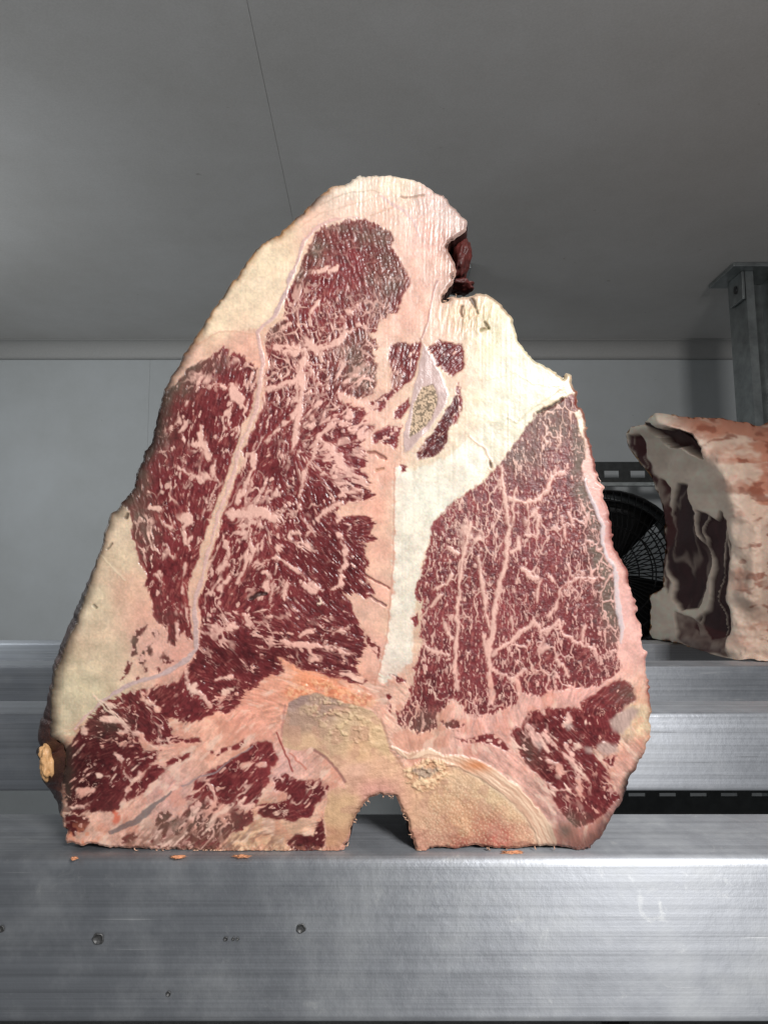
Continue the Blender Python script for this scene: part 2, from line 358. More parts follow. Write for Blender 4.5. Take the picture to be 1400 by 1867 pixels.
x0, x1 = OL[:,0].min()-4, OL[:,0].max()+4; y0, y1 = OL[:,1].min()-4, OL[:,1].max()+4
NX = int((x1-x0)/G)+1; NY = int((y1-y0)/G)+1
gx, gy = np.meshgrid(x0+np.arange(NX)*G, y0+np.arange(NY)*G); gx = gx.ravel().astype(np.float32); gy = gy.ravel().astype(np.float32)
sil = poly_in(gx, gy, OL).reshape(NY, NX)
cell = sil[:-1,:-1] | sil[1:,:-1] | sil[:-1,1:] | sil[1:,1:]
need = np.zeros((NY, NX), bool); need[:-1,:-1] |= cell; need[1:,:-1] |= cell; need[:-1,1:] |= cell; need[1:,1:] |= cell
idx = -np.ones(NY*NX, np.int64); sel = np.flatnonzero(need.ravel()); idx[sel] = np.arange(len(sel))
X = gx[sel].copy(); Y = gy[sel].copy(); INS = sil.ravel()[sel]
# distance to the rim by chunks of outline near each point (exact near the rim, capped further in)
ES = np.full(X.shape, 60, np.float32); NRX = X.copy(); NRY = Y.copy()
BS = 60
bx = ((X-x0)//BS).astype(int); by = ((Y-y0)//BS).astype(int); bk = by*1000+bx
order = np.argsort(bk, kind='stable'); ks, st = np.unique(bk[order], return_index=True); st = np.r_[st, len(order)]
SA = OL; SB = np.roll(OL, -1, 0)
for i, kk in enumerate(ks):
    ii = order[st[i]:st[i+1]]; cx = x0+(kk % 1000+0.5)*BS; cy = y0+(kk//1000+0.5)*BS
    near = np.flatnonzero(np.hypot(SA[:,0]-cx, SA[:,1]-cy) < BS*0.75+70)
    if len(near) == 0: continue
    xs = X[ii]; ys = Y[ii]; b = np.full(xs.shape, 60.0); qx = xs.copy(); qy = ys.copy()
    for j in near:
        ax, ay = SA[j]; ex, ey = SB[j]-SA[j]; t = np.clip(((xs-ax)*ex+(ys-ay)*ey)/(ex*ex+ey*ey+1e-9), 0, 1)
        px = ax+t*ex; py = ay+t*ey; d = np.hypot(xs-px, ys-py); m = d < b
        b = np.where(m, d, b); qx = np.where(m, px, qx); qy = np.where(m, py, qy)
    ES[ii] = b; NRX[ii] = qx; NRY[ii] = qy
o_ = ~INS
X[o_] = NRX[o_]; Y[o_] = NRY[o_]; ES[o_] = 0
N = len(X)

# --- organic wobble used when outlines of tissues are evaluated
w1x = (fbm(X/34, Y/34, 11, 2)-0.5)*15; w1y = (fbm(X/34, Y/34, 12, 2)-0.5)*15
w2x = (fbm(X/9, Y/9, 13, 2)-0.5)*8; w2y = (fbm(X/9, Y/9, 14, 2)-0.5)*8
# fibre direction (degrees from the vertical, positive leans down to the right), from measured spots
FIB = [(560,480,-20),(640,440,30),(600,600,10),(430,900,-28),(450,1050,-38),(400,1000,-30),(560,1000,40),(620,1050,45),(560,950,35),(500,1180,70),(400,1180,60),(690,950,88),(690,860,80),(620,1200,65),(250,1300,60),(200,1400,-50),(300,1260,-40),
 (350,750,-15),(300,950,5),(330,1100,5),(850,1000,-12),(860,1200,-10),(1000,1000,4),(1080,1100,-25),(1020,1200,-35),(950,1100,2),(1040,850,8),(1000,1400,40),(1050,1450,42),(380,1450,-50),(330,1500,-55),(450,1400,-45),(520,1450,-60),(820,640,-50),(800,800,-40),(730,660,-20),(690,750,-60),(660,700,-30)]
c2 = np.zeros(N, np.float32); s2 = np.zeros(N, np.float32)
for (fx_, fy0, an) in FIB:
    wg = 1.0/(((X-fx_)**2+(Y-fy0)**2)/1600.0+0.2)**2; c2 += wg*math.cos(2*math.radians(an)); s2 += wg*math.sin(2*math.radians(an))
ANG = 0.5*np.arctan2(s2, c2) + (fbm(X/60, Y/60, 18, 2)-0.5)*0.9
BINS = [math.radians(v) for v in (-75, -45, -15, 15, 45, 75)]
BW = np.stack([np.maximum(np.cos(2*(ANG-b_)), 0)**6 for b_ in BINS]); BW /= BW.sum(0)+1e-6; BN = 1/np.sqrt((BW**2).sum(0)+1e-6)
def fnoise(su, sv, seed, o=2, warp=0.0):
    out = np.zeros(N, np.float32)
    for i, b_ in enumerate(BINS):
        m = np.flatnonzero(BW[i] > 0.02)
        u = X[m]*math.sin(b_)+Y[m]*math.cos(b_); v = X[m]*math.cos(b_)-Y[m]*math.sin(b_)
        if warp: u = u+w1x[m]*warp; v = v+w1y[m]*warp
        out[m] += BW[i][m]*(fbm(u/su+i*13.1, v/sv, seed, o)-0.5)
    return out*BN+0.5
FF = fnoise(13, 2.3, 401, 2); FM = fnoise(24, 5.0, 402, 2); FB = fnoise(40, 12.0, 403, 3, 1.2)
fea = (FF-0.5)*10+(FM-0.5)*9
SA_, CA_ = np.sin(ANG), np.cos(ANG)
XW, YW = X+w1x*0.6+w2x*0.9+fea*SA_, Y+w1y*0.6+w2y*0.9+fea*CA_
XS, YS = X+w1x*0.3+w2x*0.45, Y+w1y*0.3+w2y*0.45
XV, YV = X+w1x*0.6+w2x*0.6+fea*SA_*0.6, Y+w1y*0.6+w2y*0.6+fea*CA_*0.6
# --- fat base colour from measured spots
SPOTS = [(720,338,228,212,182),(640,345,226,214,188),(820,395,196,176,162),(780,370,210,182,166),(640,375,222,190,166),(560,420,224,184,158),(700,380,222,184,160),
 (430,540,222,202,164),(400,590,220,200,162),(480,470,222,204,168),(520,420,216,192,156),(430,632,216,168,142),(450,650,212,160,136),(345,655,214,176,150),
 (790,440,218,172,152),(765,520,216,170,146),(752,580,216,168,144),(800,520,206,172,152),(840,570,214,186,156),(810,610,216,182,156),(880,590,206,192,150),(910,620,200,192,150),
 (950,680,202,196,156),(930,740,206,198,162),(1010,700,204,186,150),(880,720,214,202,166),(860,680,220,186,158),(870,800,218,200,170),(830,850,220,198,166),(790,880,214,206,172),(780,930,212,208,176),
 (740,1000,208,196,162),(740,950,206,192,160),(750,1080,208,190,156),(735,1150,214,184,152),(730,1220,214,178,150),(700,1240,214,168,144),
 (700,860,222,168,142),(690,930,222,164,138),(700,1000,222,166,140),(690,1080,222,168,142),(670,1120,216,172,146),(690,1180,216,164,142),(640,760,216,168,146),(660,830,218,170,146),
 (210,970,206,184,152),(220,1020,204,182,148),(180,1100,204,188,154),(140,1250,202,188,152),(240,1080,212,172,142),(260,1120,214,164,138),(200,1180,206,184,150),(180,1270,200,184,148),(130,1300,196,180,146),(280,1180,214,166,144),(320,1195,214,160,138),
 (560,1240,224,150,110),(620,1250,220,142,104),(500,1250,222,158,128),(440,1300,222,158,132),(400,1340,220,166,138),(300,1370,216,166,142),(230,1460,214,166,142),(300,1440,206,160,144),(500,1400,212,166,150),(480,1500,216,170,136),(470,1530,214,178,138),
 (760,1270,212,170,146),(850,1330,216,166,148),(900,1320,216,166,148),(1000,1290,214,162,144),(1080,1265,216,162,146),(1150,1180,222,172,154),(1140,1100,216,166,150),(1110,960,206,152,138),(1090,880,214,164,146),(1160,1320,214,190,150),(1150,1380,196,146,126),(1120,1500,170,124,112),(780,1330,214,172,144),(1080,1500,176,128,116)]
num = np.zeros((N,3), np.float32); den = np.zeros(N, np.float32)
jx = X+w1x*1.5; jy = Y+w1y*1.5
for (sx_, sy_, r_, g_, b_) in SPOTS:
    wgt = 1.0/(((jx-sx_)**2+(jy-sy_)**2)/1600.0+0.3)**1.5
    num += wgt[:,None]*lin((r_, g_, b_))[None].astype(np.float32); den += wgt
FAT = num/den[:,None]*np.array([1.06, 1.06, 1.16], np.float32)[None]
def paint(C, mask, rgb, k=1.0):
    c = lin(rgb).astype(np.float32); m = (mask*k)[:,None]; return C*(1-m)+c[None]*m
def soft(P, s_=6, x=None, y=None):
    return sst(s_, -s_, psdf(XW if x is None else x, YW if y is None else y, P))
# sheets of paler, greener fat with clear borders
FAT = paint(FAT, soft(PX('3',235,1090,330,1110,420,1080,560,1010,640,940,760,1080,700,1180,560,1290,450,1390,'5',1240,290,1190,430,1150,560,1120,680,1110,800,1100,900,1090,1080,1040,1160,930,1230,900,1200,930,1060,955,950,975,800,985,500,990,300,1000,40), 3), (232,227,212), 0.75)
FAT = paint(FAT, soft(PX('3',640,940,730,820,720,620,760,520,820,330,780,260,860,250,900,330,960,450,1180,620,1020,790,900,940,790,1080), 7), (218,213,192), 0.65)
FAT = paint(FAT, soft(PX('2',720,10,1010,20,980,120,920,230,850,310,700,330,500,360,430,440,560,240), 4), (234,212,184), 0.6)
fine = fbm(X/3.2, Y/3.2, 21, 2); mid = fbm(X/20, Y/20, 22, 3)
pk = sst(0.42, 0.68, fbm(X/48+5, Y/48, 23, 3)); FAT = mix(FAT, FAT*np.array([1.0, 0.86, 0.80], np.float32)[None], (pk*0.18)[:,None])
FAT = FAT*(0.93+0.14*fine+0.20*(mid-0.5))[:,None]
# pale scratches and grain in the fat
fr1 = np.abs(fbm(X/26+3, Y/26, 24, 3)-0.5)
FAT = FAT*(1+0.10*sst(0.02, 0.0, fr1)*sst(0.5, 0.65, mid))[:,None]

# --- muscles
MUS = {}
MUS['strip_loin_muscle'] = PX('1',300,570,340,470,400,390,480,345,560,320,640,312,720,345,800,365,835,410,815,460,850,520,900,600,925,660,900,720,870,770,860,830,800,860,760,880,740,950,690,960,760,1030,700,1060,740,1150,740,1210,720,1290,640,1320,560,1310,530,1340,
   '3',0,770,40,775,60,800,20,830,60,850,110,870,80,920,40,960,65,1010,50,1080,20,1110,70,1140,60,1200,110,1260,60,1290,
   '5',890,190,780,215,690,225,680,260,700,290,780,285,860,285,870,330,860,380,880,430,820,440,830,520,860,560,820,620,870,700,860,760,760,730,700,715,760,800,790,860,810,910,830,1000,800,1080,780,1150,830,1220,800,1240,720,1210,600,1190,520,1165,460,1165,400,1110,330,1080,350,1120,360,1180,250,1200,230,1250,160,1290,
   '7',1370,190,1330,300,1260,350,1190,330,1110,380,1060,400,990,410,900,380,850,380,880,440,930,510,1060,510,1080,530,920,555,880,560,800,570,720,540,690,560,720,600,820,600,800,640,760,690,830,690,860,710,800,770,720,850,640,890,590,930,560,960,510,990,380,980,270,1000,220,960,200,900,190,700,200,590,240,540,300,445,360,375,440,305,490,268,600,225,680,200,820,165,930,150,
   '4',945,1030,950,900,935,800,945,720,980,630,1000,540,1040,430,1070,300,1110,190,1150,80,
   '2',660,1290,740,1110,770,980,820,880,850,780,880,640,900,520,890,420,'1',110,1010,130,940,190,880,230,750,270,650)
MUS['loin_cap_muscle'] = PX('2',330,660,400,600,450,530,520,500,590,460,650,420,690,420,680,460,760,450,800,500,850,540,835,600,820,680,800,760,770,830,745,920,705,1010,680,1080,640,1200,600,1280,
   '4',1080,100,1040,200,1010,280,980,400,940,520,900,620,880,720,890,800,895,920,900,990,870,990,850,940,830,980,800,1005,760,990,755,920,700,890,670,840,680,780,640,690,640,620,600,520,570,440,550,380,560,320,540,240,470,190,540,110,565,50,
   '2',130,1130,170,1030,220,940,240,840,260,770,290,700)
MUS['tenderloin_muscle'] = PX('3',1190,695,1130,740,1080,770,1020,805,970,850,900,950,850,1030,790,1100,740,1150,640,1230,560,1300,500,1350,
   '6',260,200,200,240,150,300,120,350,110,430,90,490,70,560,40,620,20,740,70,770,60,830,45,950,60,1000,40,1060,20,1130,
   '8',1150,50,1180,100,1150,200,1120,300,1070,350,1060,410,1200,485,1320,440,1310,380,
   '9',0,350,60,300,100,240,120,280,180,360,240,380,400,340,490,300,500,210,560,240,640,250,700,230,850,200,960,180,1090,140,1150,90,
   '6',1190,1130,1170,1060,1180,930,1170,830,1150,740,1160,640,1140,570,1090,500,1070,430,1080,340,1040,260,1000,170,980,60,
   '3',1290,1180,1270,1090,1300,1000,1270,900,1240,800,1240,700)
MUS['flank_muscle'] = PX('9',1150,150,1240,190,1250,260,1200,300,1100,370,1090,430,1140,500,1130,550,1060,520,990,560,920,580,1000,640,1080,720,1080,800,1100,860,1140,890,1080,960,1010,1000,950,1040,880,1070,840,1040,790,990,740,900,710,830,640,740,560,650,500,570,470,490,490,450,530,460,570,360,630,350,700,380,690,330,770,320,850,320,910,350,910,290,960,260,1050,190)
MUS['back_muscle'] = PX('7',1040,790,1200,690,1310,630,1400,560,'8',130,555,270,545,285,640,250,700,230,800,190,880,130,970,140,1030,60,1080,'7',1280,1090,1220,1140,1180,1205,1080,1208,960,1205,820,1205,760,1180,770,1100,820,1060,900,1040,980,990,1040,930,1110,885,980,905,1060,870,1110,850,1030,830)
MUS['spine_muscle'] = PX('8',290,760,350,740,430,800,560,780,615,820,590,890,520,930,510,1000,400,1025,230,1015,165,970,175,945,290,930,370,900,390,840,310,820)
MUS['dark_muscle'] = PX('8',360,1160,420,1110,520,1130,590,1000,605,1080,600,1190,540,1235,430,1230,380,1200)
MUS['rib_muscle'] = PX('3',200,400,260,380,330,400,375,375,360,430,330,540,300,600,240,640,190,640,210,560,185,470)
MUS['rib_tip_muscle'] = PX('3',410,410,480,370,540,380,600,410,625,460,600,530,530,575,480,540,440,480)
MUS['inner_rib_muscle'] = PX('3',550,690,580,650,585,740,560,840,530,880,500,980,430,1040,360,1055,340,1010,400,940,440,880,500,800,540,740)
MUS['muscle_strand'] = PX('3',80,720,160,680,200,640,240,640,180,720,140,780,90,770)
MUS['muscle_strand.b'] = PX('3',210,770,300,700,310,740,260,820,220,820)
MUS['muscle_strand.c'] = PX('3',100,910,180,850,260,860,250,920,220,1000,150,960,90,960)
MUS['muscle_strand.d'] = PX('7',210,1000,340,1010,360,1060,330,1110,270,1140,215,1120)
MUS['muscle_strand.e'] = PX('9',180,520,240,490,320,490,340,465,400,520,450,580,430,590,330,550,240,545,150,530,90,510)
MUS['muscle_strand.f'] = PX('9',0,400,60,415,110,395,150,430,120,465,60,450,10,425)
MUS['muscle_strand.g'] = PX('5',1085,880,1100,845,1130,832,1130,890,1108,912)
MUS['muscle_strand.h'] = PX('5',965,1170,1010,1180,1060,1210,1050,1230,1000,1225)
MUS['muscle_strand.i'] = PX('7',1120,600,1230,570,1340,510,1360,515,1300,570,1190,615)
MUS['muscle_strand.j'] = PX('7',850,660,930,630,1010,605,1000,640,940,670,860,695)
MUS['muscle_strand.k'] = PX('7',575,1150,640,1120,680,1150,620,1190,570,1195)
MUS['muscle_strand.l'] = PX('7',790,990,860,970,885,1000,830,1050,770,1070)
MUS['muscle_strand.m'] = PX('3',245,1075,290,1085,285,1115,260,1120)
MUS['muscle_strand.n'] = PX('8',985,225,1010,215,1030,240,1000,270)
MUS['muscle_strand.o'] = PX('8',1000,290,1030,300,1020,350,990,330)
MUS['muscle_strand.p'] = PX('5',835,960,860,955,910,1040,905,1100,880,1060,840,1000)
MUS['muscle_strand.q'] = PX('3',560,640,575,600,590,640,590,760,570,850,545,870,560,760)
MUS['muscle_strand.r'] = PX('9',1050,650,1090,620,1140,620,1120,700,1085,690)
# brown flecks in the left fat
for i, fl in enumerate((PX('4',560,1000,590,930,650,905,610,980,590,1020,590,1070,555,1085,550,1050), PX('4',665,930,700,920,712,960,690,990,665,960), PX('4',600,1100,630,1040,645,1050,650,1100,620,1135), PX('4',655,1020,680,1008,695,1050,675,1070,655,1050),
      PX('4',530,1110,555,1105,555,1150,530,1200,500,1230,515,1160), PX('4',725,1070,745,1055,795,1100,775,1120,740,1115), PX('4',575,1200,600,1190,605,1210,580,1225), PX('4',620,1140,650,1140,660,1170,630,1160), PX('4',700,1145,720,1130,740,1150,715,1170))):
    MUS['lean_fleck.'+str(i)] = fl
names = list(MUS); MS = np.full(N, 1e3, np.float32); MID = -np.ones(N, np.int32)
for i, nme in enumerate(names):
    P = MUS[nme]; big = nme in ('strip_loin_muscle', 'loin_cap_muscle', 'tenderloin_muscle')
    d = psdf(XW, YW, P) if big else psdf(XV, YV, P)-(3.5 if nme in ('flank_muscle', 'back_muscle', 'spine_muscle') else 0)
    m = d < MS; MS = np.where(m, d, MS); MID = np.where(m, i, MID)
def reg(n): return MID == names.index(n)
def rotc(a):   # coordinates along / across a fibre direction (degrees from the vertical)
    a = math.radians(a); return X*math.sin(a)+Y*math.cos(a), X*math.cos(a)-Y*math.sin(a)
def cracks(sub, U, V, scale, aniso, seed, warp=0.35):
    u = U[sub]/(scale*aniso); v = V[sub]/scale
    a = (fbm(U[sub]/(scale*1.3), V[sub]/(scale*1.3), seed+31, 2)-0.5)*2*warp; b = (fbm(U[sub]/(scale*1.3), V[sub]/(scale*1.3), seed+32, 2)-0.5)*2*warp
    a2 = (vn(U[sub]/(scale*.35), V[sub]/(scale*.35), seed+33)-0.5)*warp*0.7; b2 = (vn(U[sub]/(scale*.35), V[sub]/(scale*.35), seed+34)-0.5)*warp*0.7
    f1, f2, c = worley(u+a+a2, v+b+b2, seed); return (f2-f1)*scale, c
FATM = np.zeros(N, np.float32)             # share of fat inside the lean
TONE = np.ones(N, np.float32)              # lean tone per lobule
BROWN = np.zeros(N, np.float32)            # oxidised grey-brown surface
slow = fbm(X/70, Y/70, 41, 2)
DSP = [(620,480,.1),(560,560,.35),(640,600,.3),(540,680,.4),(600,740,.5),(660,760,.55),(480,760,.4),(500,850,.42),(450,900,.55),(430,980,.62),(620,850,.6),(680,830,.75),(560,900,.32),(620,980,.12),(540,980,.33),(520,1060,.3),(620,1080,.12),(600,1140,.12),(420,1050,.5),(400,1120,.5),(470,1130,.42),(440,1190,.18),(620,1200,.2),(300,1280,.3),(250,1330,.15),(180,1400,.02),(350,1280,.15),(420,1240,.3),(270,1400,.3),(150,1450,.1),
  (390,680,.3),(350,760,.2),(300,850,.15),(340,850,.35),(330,920,.4),(380,880,.45),(290,960,.3),(310,1060,.1),(340,1130,.15),(260,900,.1),
  (1000,1350,.25),(1100,1280,.1),(1050,1400,.3),(1040,1480,.3),(380,1450,.5),(330,1500,.55),(450,1400,.25),(290,1520,.6),(520,1450,.25),(820,640,.1),(800,800,.08),(730,660,.4),(580,1530,.2)]
dn = np.zeros(N, np.float32); dd = np.zeros(N, np.float32)
for (dx_, dy_, dv) in DSP:
    wg = 1.0/(((X-dx_)**2+(Y-dy_)**2)/1200.0+0.2)**2; dn += wg*dv; dd += wg
DEN = dn/dd+(fbm(X/30, Y/30, 58, 2)-0.5)*0.5
thr = 0.83-0.27*np.clip(DEN, -0.1, 1.0)
WX, WY = X+w1x*1.3+w2x*0.8+fea*SA_*0.8, Y+w1y*1.3+w2y*0.8+fea*CA_*0.8
rg1 = np.abs(fnoise(52, 22, 405, 3, 1.5)-0.5+(w2x+w2y)*0.004); rg2 = np.abs(fbm(WX/24+7, WY/24, 406, 3)-0.5)
net = np.maximum(sst(0.055, 0.004, rg1-0.05*np.clip(DEN, 0, 1)+0.012)*sst(0.25, 0.55, DEN+0.6*(vn(X/30, Y/30, 407)-0.5)), sst(0.034, 0.0, rg2-0.018*DEN)*sst(0.50, 0.70, vn(X/27, Y/27, 408)+0.3*(DEN-0.3))*0.8)
streak = np.maximum(net*(0.55+0.45*sst(0.35, 0.6, vn(X/13, Y/13, 410))), sst(thr-0.045, thr+0.075, FB*0.8+FM*0.2+(fbm(X/8, Y/8, 409, 2)-0.5)*0.12))
small = sst(0.70, 0.80, FM*0.6+FF*0.4+0.14*(DEN-0.3))*0.75
FB2 = fnoise(16, 6.0, 404, 2, 0.8); fleck = sst(thr+0.03, thr+0.09, FB2)*0.85
for nme in ('strip_loin_muscle', 'loin_cap_muscle', 'flank_muscle', 'back_muscle', 'spine_muscle', 'rib_muscle', 'rib_tip_muscle', 'inner_rib_muscle', 'dark_muscle'):
    m = reg(nme) & (MS < 8); FATM[m] = np.maximum.reduce([streak[m], small[m], fleck[m]])
# lobules in the upper strip loin
sub = np.flatnonzero(reg('strip_loin_muscle') & (MS < 6)); U, V = rotc(15)
topk = sst(840, 640, Y[sub]+(X[sub]-560)*0.15)
e, c = cracks(sub, U, V, 31, 1.1, 51, 0.42); e2, c2_ = cracks(sub, U, V, 15, 1.15, 52, 0.4)
gate = sst(0.3, 0.62, vn(X[sub]/34, Y[sub]/34, 53)); hi = sst(470, 590, Y[sub])
lob = sst(3.6*gate+0.5, 0.3*gate, e+(FF[sub]-0.5)*3)*(0.25+0.65*hi)*(0.25+0.75*gate); lob2 = sst(2.0, 0.2, e2)*sst(0.42, 0.68, vn(X[sub]/28, Y[sub]/28, 54))*(0.2+0.4*hi)
FATM[sub] = FATM[sub]*(1-topk*(1-hi)*0.8); FATM[sub] = np.clip(np.maximum.reduce([FATM[sub], lob*topk, lob2*topk]), 0, 1)
TONE[sub] = 0.9+0.22*c*topk+0.1*(1-topk)
# tenderloin: fine vertical network of cells
sub = np.flatnonzero(reg('tenderloin_muscle') & (MS < 6)); U, V = rotc(3)
bend = ((X[sub]-960)/260)*((1310-Y[sub])/420)*-26; Vb = V.copy(); Vb[sub] = V[sub]-bend
e, c = cracks(sub, U, Vb, 25, 1.9, 71, 0.34); e2, c2_ = cracks(sub, U, Vb, 11, 1.9, 72, 0.30); e3, c3_ = cracks(sub, U, Vb, 5.6, 2.0, 76, 0.28)
gt = vn(X[sub]/36, Y[sub]/36, 73); gt2 = vn(X[sub]/24, Y[sub]/24, 74)
fz_ = (FF[sub]-0.5)*1.4
dash = fbm(U[sub]/11+w2x[sub]*.08, Vb[sub]/3.6+w2y[sub]*.1, 79, 2); dash2 = fbm(U[sub]/6, Vb[sub]/3.0, 80, 2)
FATM[sub] = np.maximum.reduce([sst(3.0*sst(0.25, 0.75, gt)+0.5, 0.1, e+fz_)*sst(0.36, 0.66, gt)*0.95, sst(1.3, 0.1, e2+fz_*0.3)*sst(0.56, 0.82, gt2)*0.6, sst(0.70, 0.77, dash+0.10*(gt2-0.5))*0.8, sst(0.735, 0.80, dash2+0.06*(gt-0.5))*0.6])
TONE[sub] = 0.92+0.1*c+0.1*c2_; TND = reg('tenderloin_muscle')
sub = np.flatnonzero((MID >= names.index('muscle_strand')) & (MS < 6))
FATM[sub] = np.maximum(FATM[sub], sst(0.60, 0.68, fbm(X[sub]/7, Y[sub]/7, 84, 2))*0.9)

# --- fat veins and blobs traced one by one: (width px, points)
VEINS = [(8,PX('1',380,610,500,588)),(7,PX('1',150,1052,250,1070,330,1062,400,1045)),([7,6,4],PX('1',330,1062,350,1140,400,1230,430,1300)),([4,7,6],PX('1',640,905,560,960,500,1020,400,1060)),(5,PX('1',545,870,555,960)),(4,PX('1',200,950,240,900)),(4,PX('1',400,760,350,880)),(4,PX('1',590,830,640,790)),
 ([9,11,10,9,7],PX('2',1115,440,1090,540,1090,640,1075,740,1060,860,1030,1000)),(6,PX('2',1060,600,960,640,880,655)),(8,PX('2',1130,432,1040,420,930,415)),([8,13,12,9],PX('2',1190,940,1290,1010,1330,1090,1400,1150)),([4,6,6,5,3,3],PX('2',1300,790,1250,860,1180,930,1150,1050,1090,1150,1070,1280)),([12,16],PX('2',1300,690,1400,740)),(7,PX('2',1270,380,1140,430)),(9,PX('2',820,1030,790,1180,730,1300)),(6,PX('2',880,940,980,860,1050,780)),(6,PX('2',1330,620,1400,560)),(8,PX('2',1400,1290,1330,1340,1290,1400)),
 (5,PX('2',400,830,330,880)),(7,PX('2',440,850,400,890,420,930)),(5,PX('2',510,860,520,930)),(6,PX('2',470,950,550,970,555,1050)),([6,9,7],PX('2',400,1100,450,1130,520,1160)),(4,PX('2',560,640,620,620,700,680)),(16,PX('2',690,650,710,690,740,715)),(5,PX('2',680,860,740,870)),(4,PX('2',600,1060,580,1150)),(4,PX('2',450,720,440,770)),(6,PX('2',230,1310,290,1340)),
 (12,PX('4',840,300,880,280,850,340)),(7,PX('4',860,370,890,470)),(5,PX('4',720,290,780,360)),(4,PX('4',700,620,740,670)),(3,PX('4',860,560,850,700,865,800,870,900)),(4,PX('4',720,600,735,650)),(4,PX('4',800,780,830,830)),(4,PX('4',810,900,820,980)),(5,PX('4',770,480,800,520)),
 (17,PX('5',70,275,170,265,260,270,300,300)),(9,PX('5',110,335,200,330)),(4,PX('5',265,600,290,640,302,720,290,850)),(10,PX('5',215,740,270,700,275,650)),(12,PX('5',150,840,175,900)),(5,PX('5',350,460,310,520,200,560)),(5,PX('5',180,365,190,460)),(4,PX('5',205,470,110,660)),([5,9,9,6],PX('5',680,390,705,480,700,560,690,680)),(4,PX('5',330,520,450,600,570,710)),([5,8,5],PX('5',370,1000,500,1012,640,1022)),(4,PX('5',520,1040,560,1100)),(4,PX('5',640,960,720,920)),(4,PX('5',640,1030,740,1060)),(9,PX('5',0,935,90,905)),([3,2.5,2.5,4],PX('5',500,0,450,180,460,290,520,380)),(7,PX('5',560,290,640,235,690,210)),(7,PX('5',0,700,60,610)),(8,PX('5',480,680,540,710)),(5,PX('5',640,700,690,680)),(6,PX('5',450,960,520,940)),(6,PX('5',580,40,660,60)),(7,PX('5',700,160,780,140)),(9,PX('5',0,590,50,520,40,440)),(6,PX('5',380,670,370,740)),
 (5,PX('7',530,590,570,650,590,750,630,800,600,870,580,940)),(4,PX('7',630,800,690,740,760,700)),(11,PX('7',460,390,560,410,620,450)),(10,PX('7',560,485,620,460,700,480,720,560,800,572)),(6,PX('7',690,200,700,260,770,290,800,330)),([6,10,9,6],PX('7',980,60,1000,150,1020,200,1080,260,1130,310)),(5,PX('7',480,290,600,330)),(12,PX('7',310,860,360,850)),(6,PX('7',420,750,480,745)),(6,PX('7',1170,140,1260,110)),(6,PX('7',1220,220,1200,290)),(6,PX('7',240,960,330,940)),(9,PX('7',330,430,340,480)),
 ([5,6,6,7,7,8,8,9,9,9,8],PX('6',510,0,520,110,530,230,547,340,530,500,515,600,490,740,470,860,450,960,440,1080,440,1200,455,1340)),(4,PX('6',585,130,565,330)),([6,8,7,6],PX('6',860,40,795,60,770,130,700,190,640,212,550,190)),(3,PX('6',660,220,655,370)),(5,PX('6',715,240,705,400,640,385)),([5,7,6,6,6,6,7,7],PX('6',330,310,310,470,280,560,270,700,255,860,265,900,245,1010,245,1130,262,1260)),([5,6,5,4],PX('6',385,520,400,640,420,800,440,920)),(5,PX('6',395,950,440,1050)),(9,PX('6',630,590,690,640)),([8,9,7,6,6,6,5,5,4],PX('6',465,1075,540,1010,620,950,690,890,730,940,785,925,835,880,870,950,920,1000,985,1020,1050,1065)),(4,PX('6',1090,640,1030,640,950,630,880,670,840,700,830,780,780,850)),(6,PX('6',460,1160,520,1190,580,1212,605,1190,640,1150)),(9,PX('6',590,1220,605,1300)),(5,PX('6',815,1100,880,1160,890,1200)),(4,PX('6',850,290,880,410)),(6,PX('6',555,480,610,465,605,400)),(6,PX('6',130,700,200,670,220,620)),(4,PX('6',720,660,715,770)),(5,PX('6',60,1000,130,1050,200,1060)),(7,PX('6',210,460,260,490)),(6,PX('6',180,890,220,980)),(4,PX('6',960,200,1010,330)),(4,PX('6',890,270,930,360)),(4,PX('6',770,620,810,660)),(3,PX('6',570,860,575,930)),(5,PX('6',120,790,160,740)),(4,PX('6',980,900,960,990)),
 (6,PX('9',665,470,760,580,850,680,950,785)),(11,PX('9',880,760,900,880)),(9,PX('9',575,440,640,570)),(6,PX('9',985,600,1100,745)),(5,PX('9',710,820,820,842)),(7,PX('9',740,700,790,730)),(5,PX('9',690,640,780,700)),(6,PX('9',820,350,850,400,800,430)),(4,PX('9',620,470,700,600)),(6,PX('9',860,550,900,580)),(4,PX('9',800,560,850,620)),
 (9,PX('8',90,690,130,670)),(7,PX('8',100,970,40,900)),(6,PX('8',180,690,230,680)),(5,PX('7',1120,880,1230,1060)),(5,PX('7',1150,870,1260,1030)),(8,PX('7',1330,950,1400,940))]
VD = np.full(N, 1e3, np.float32)
for wd, P in VEINS: VD = np.minimum(VD, ssdf(XV, YV, P, wd))
vein = sst(2.6, -2.2, VD+(FF-0.5)*3+((vn(X/12, Y/12, 411)-0.5)*6.5+(vn(X/5, Y/5, 412)-0.5)*3.5)*(1-0.65*TND))
FATM = np.maximum(FATM, vein)
LEAN = sst(2.2, -2.0, MS)*(1-FATM)

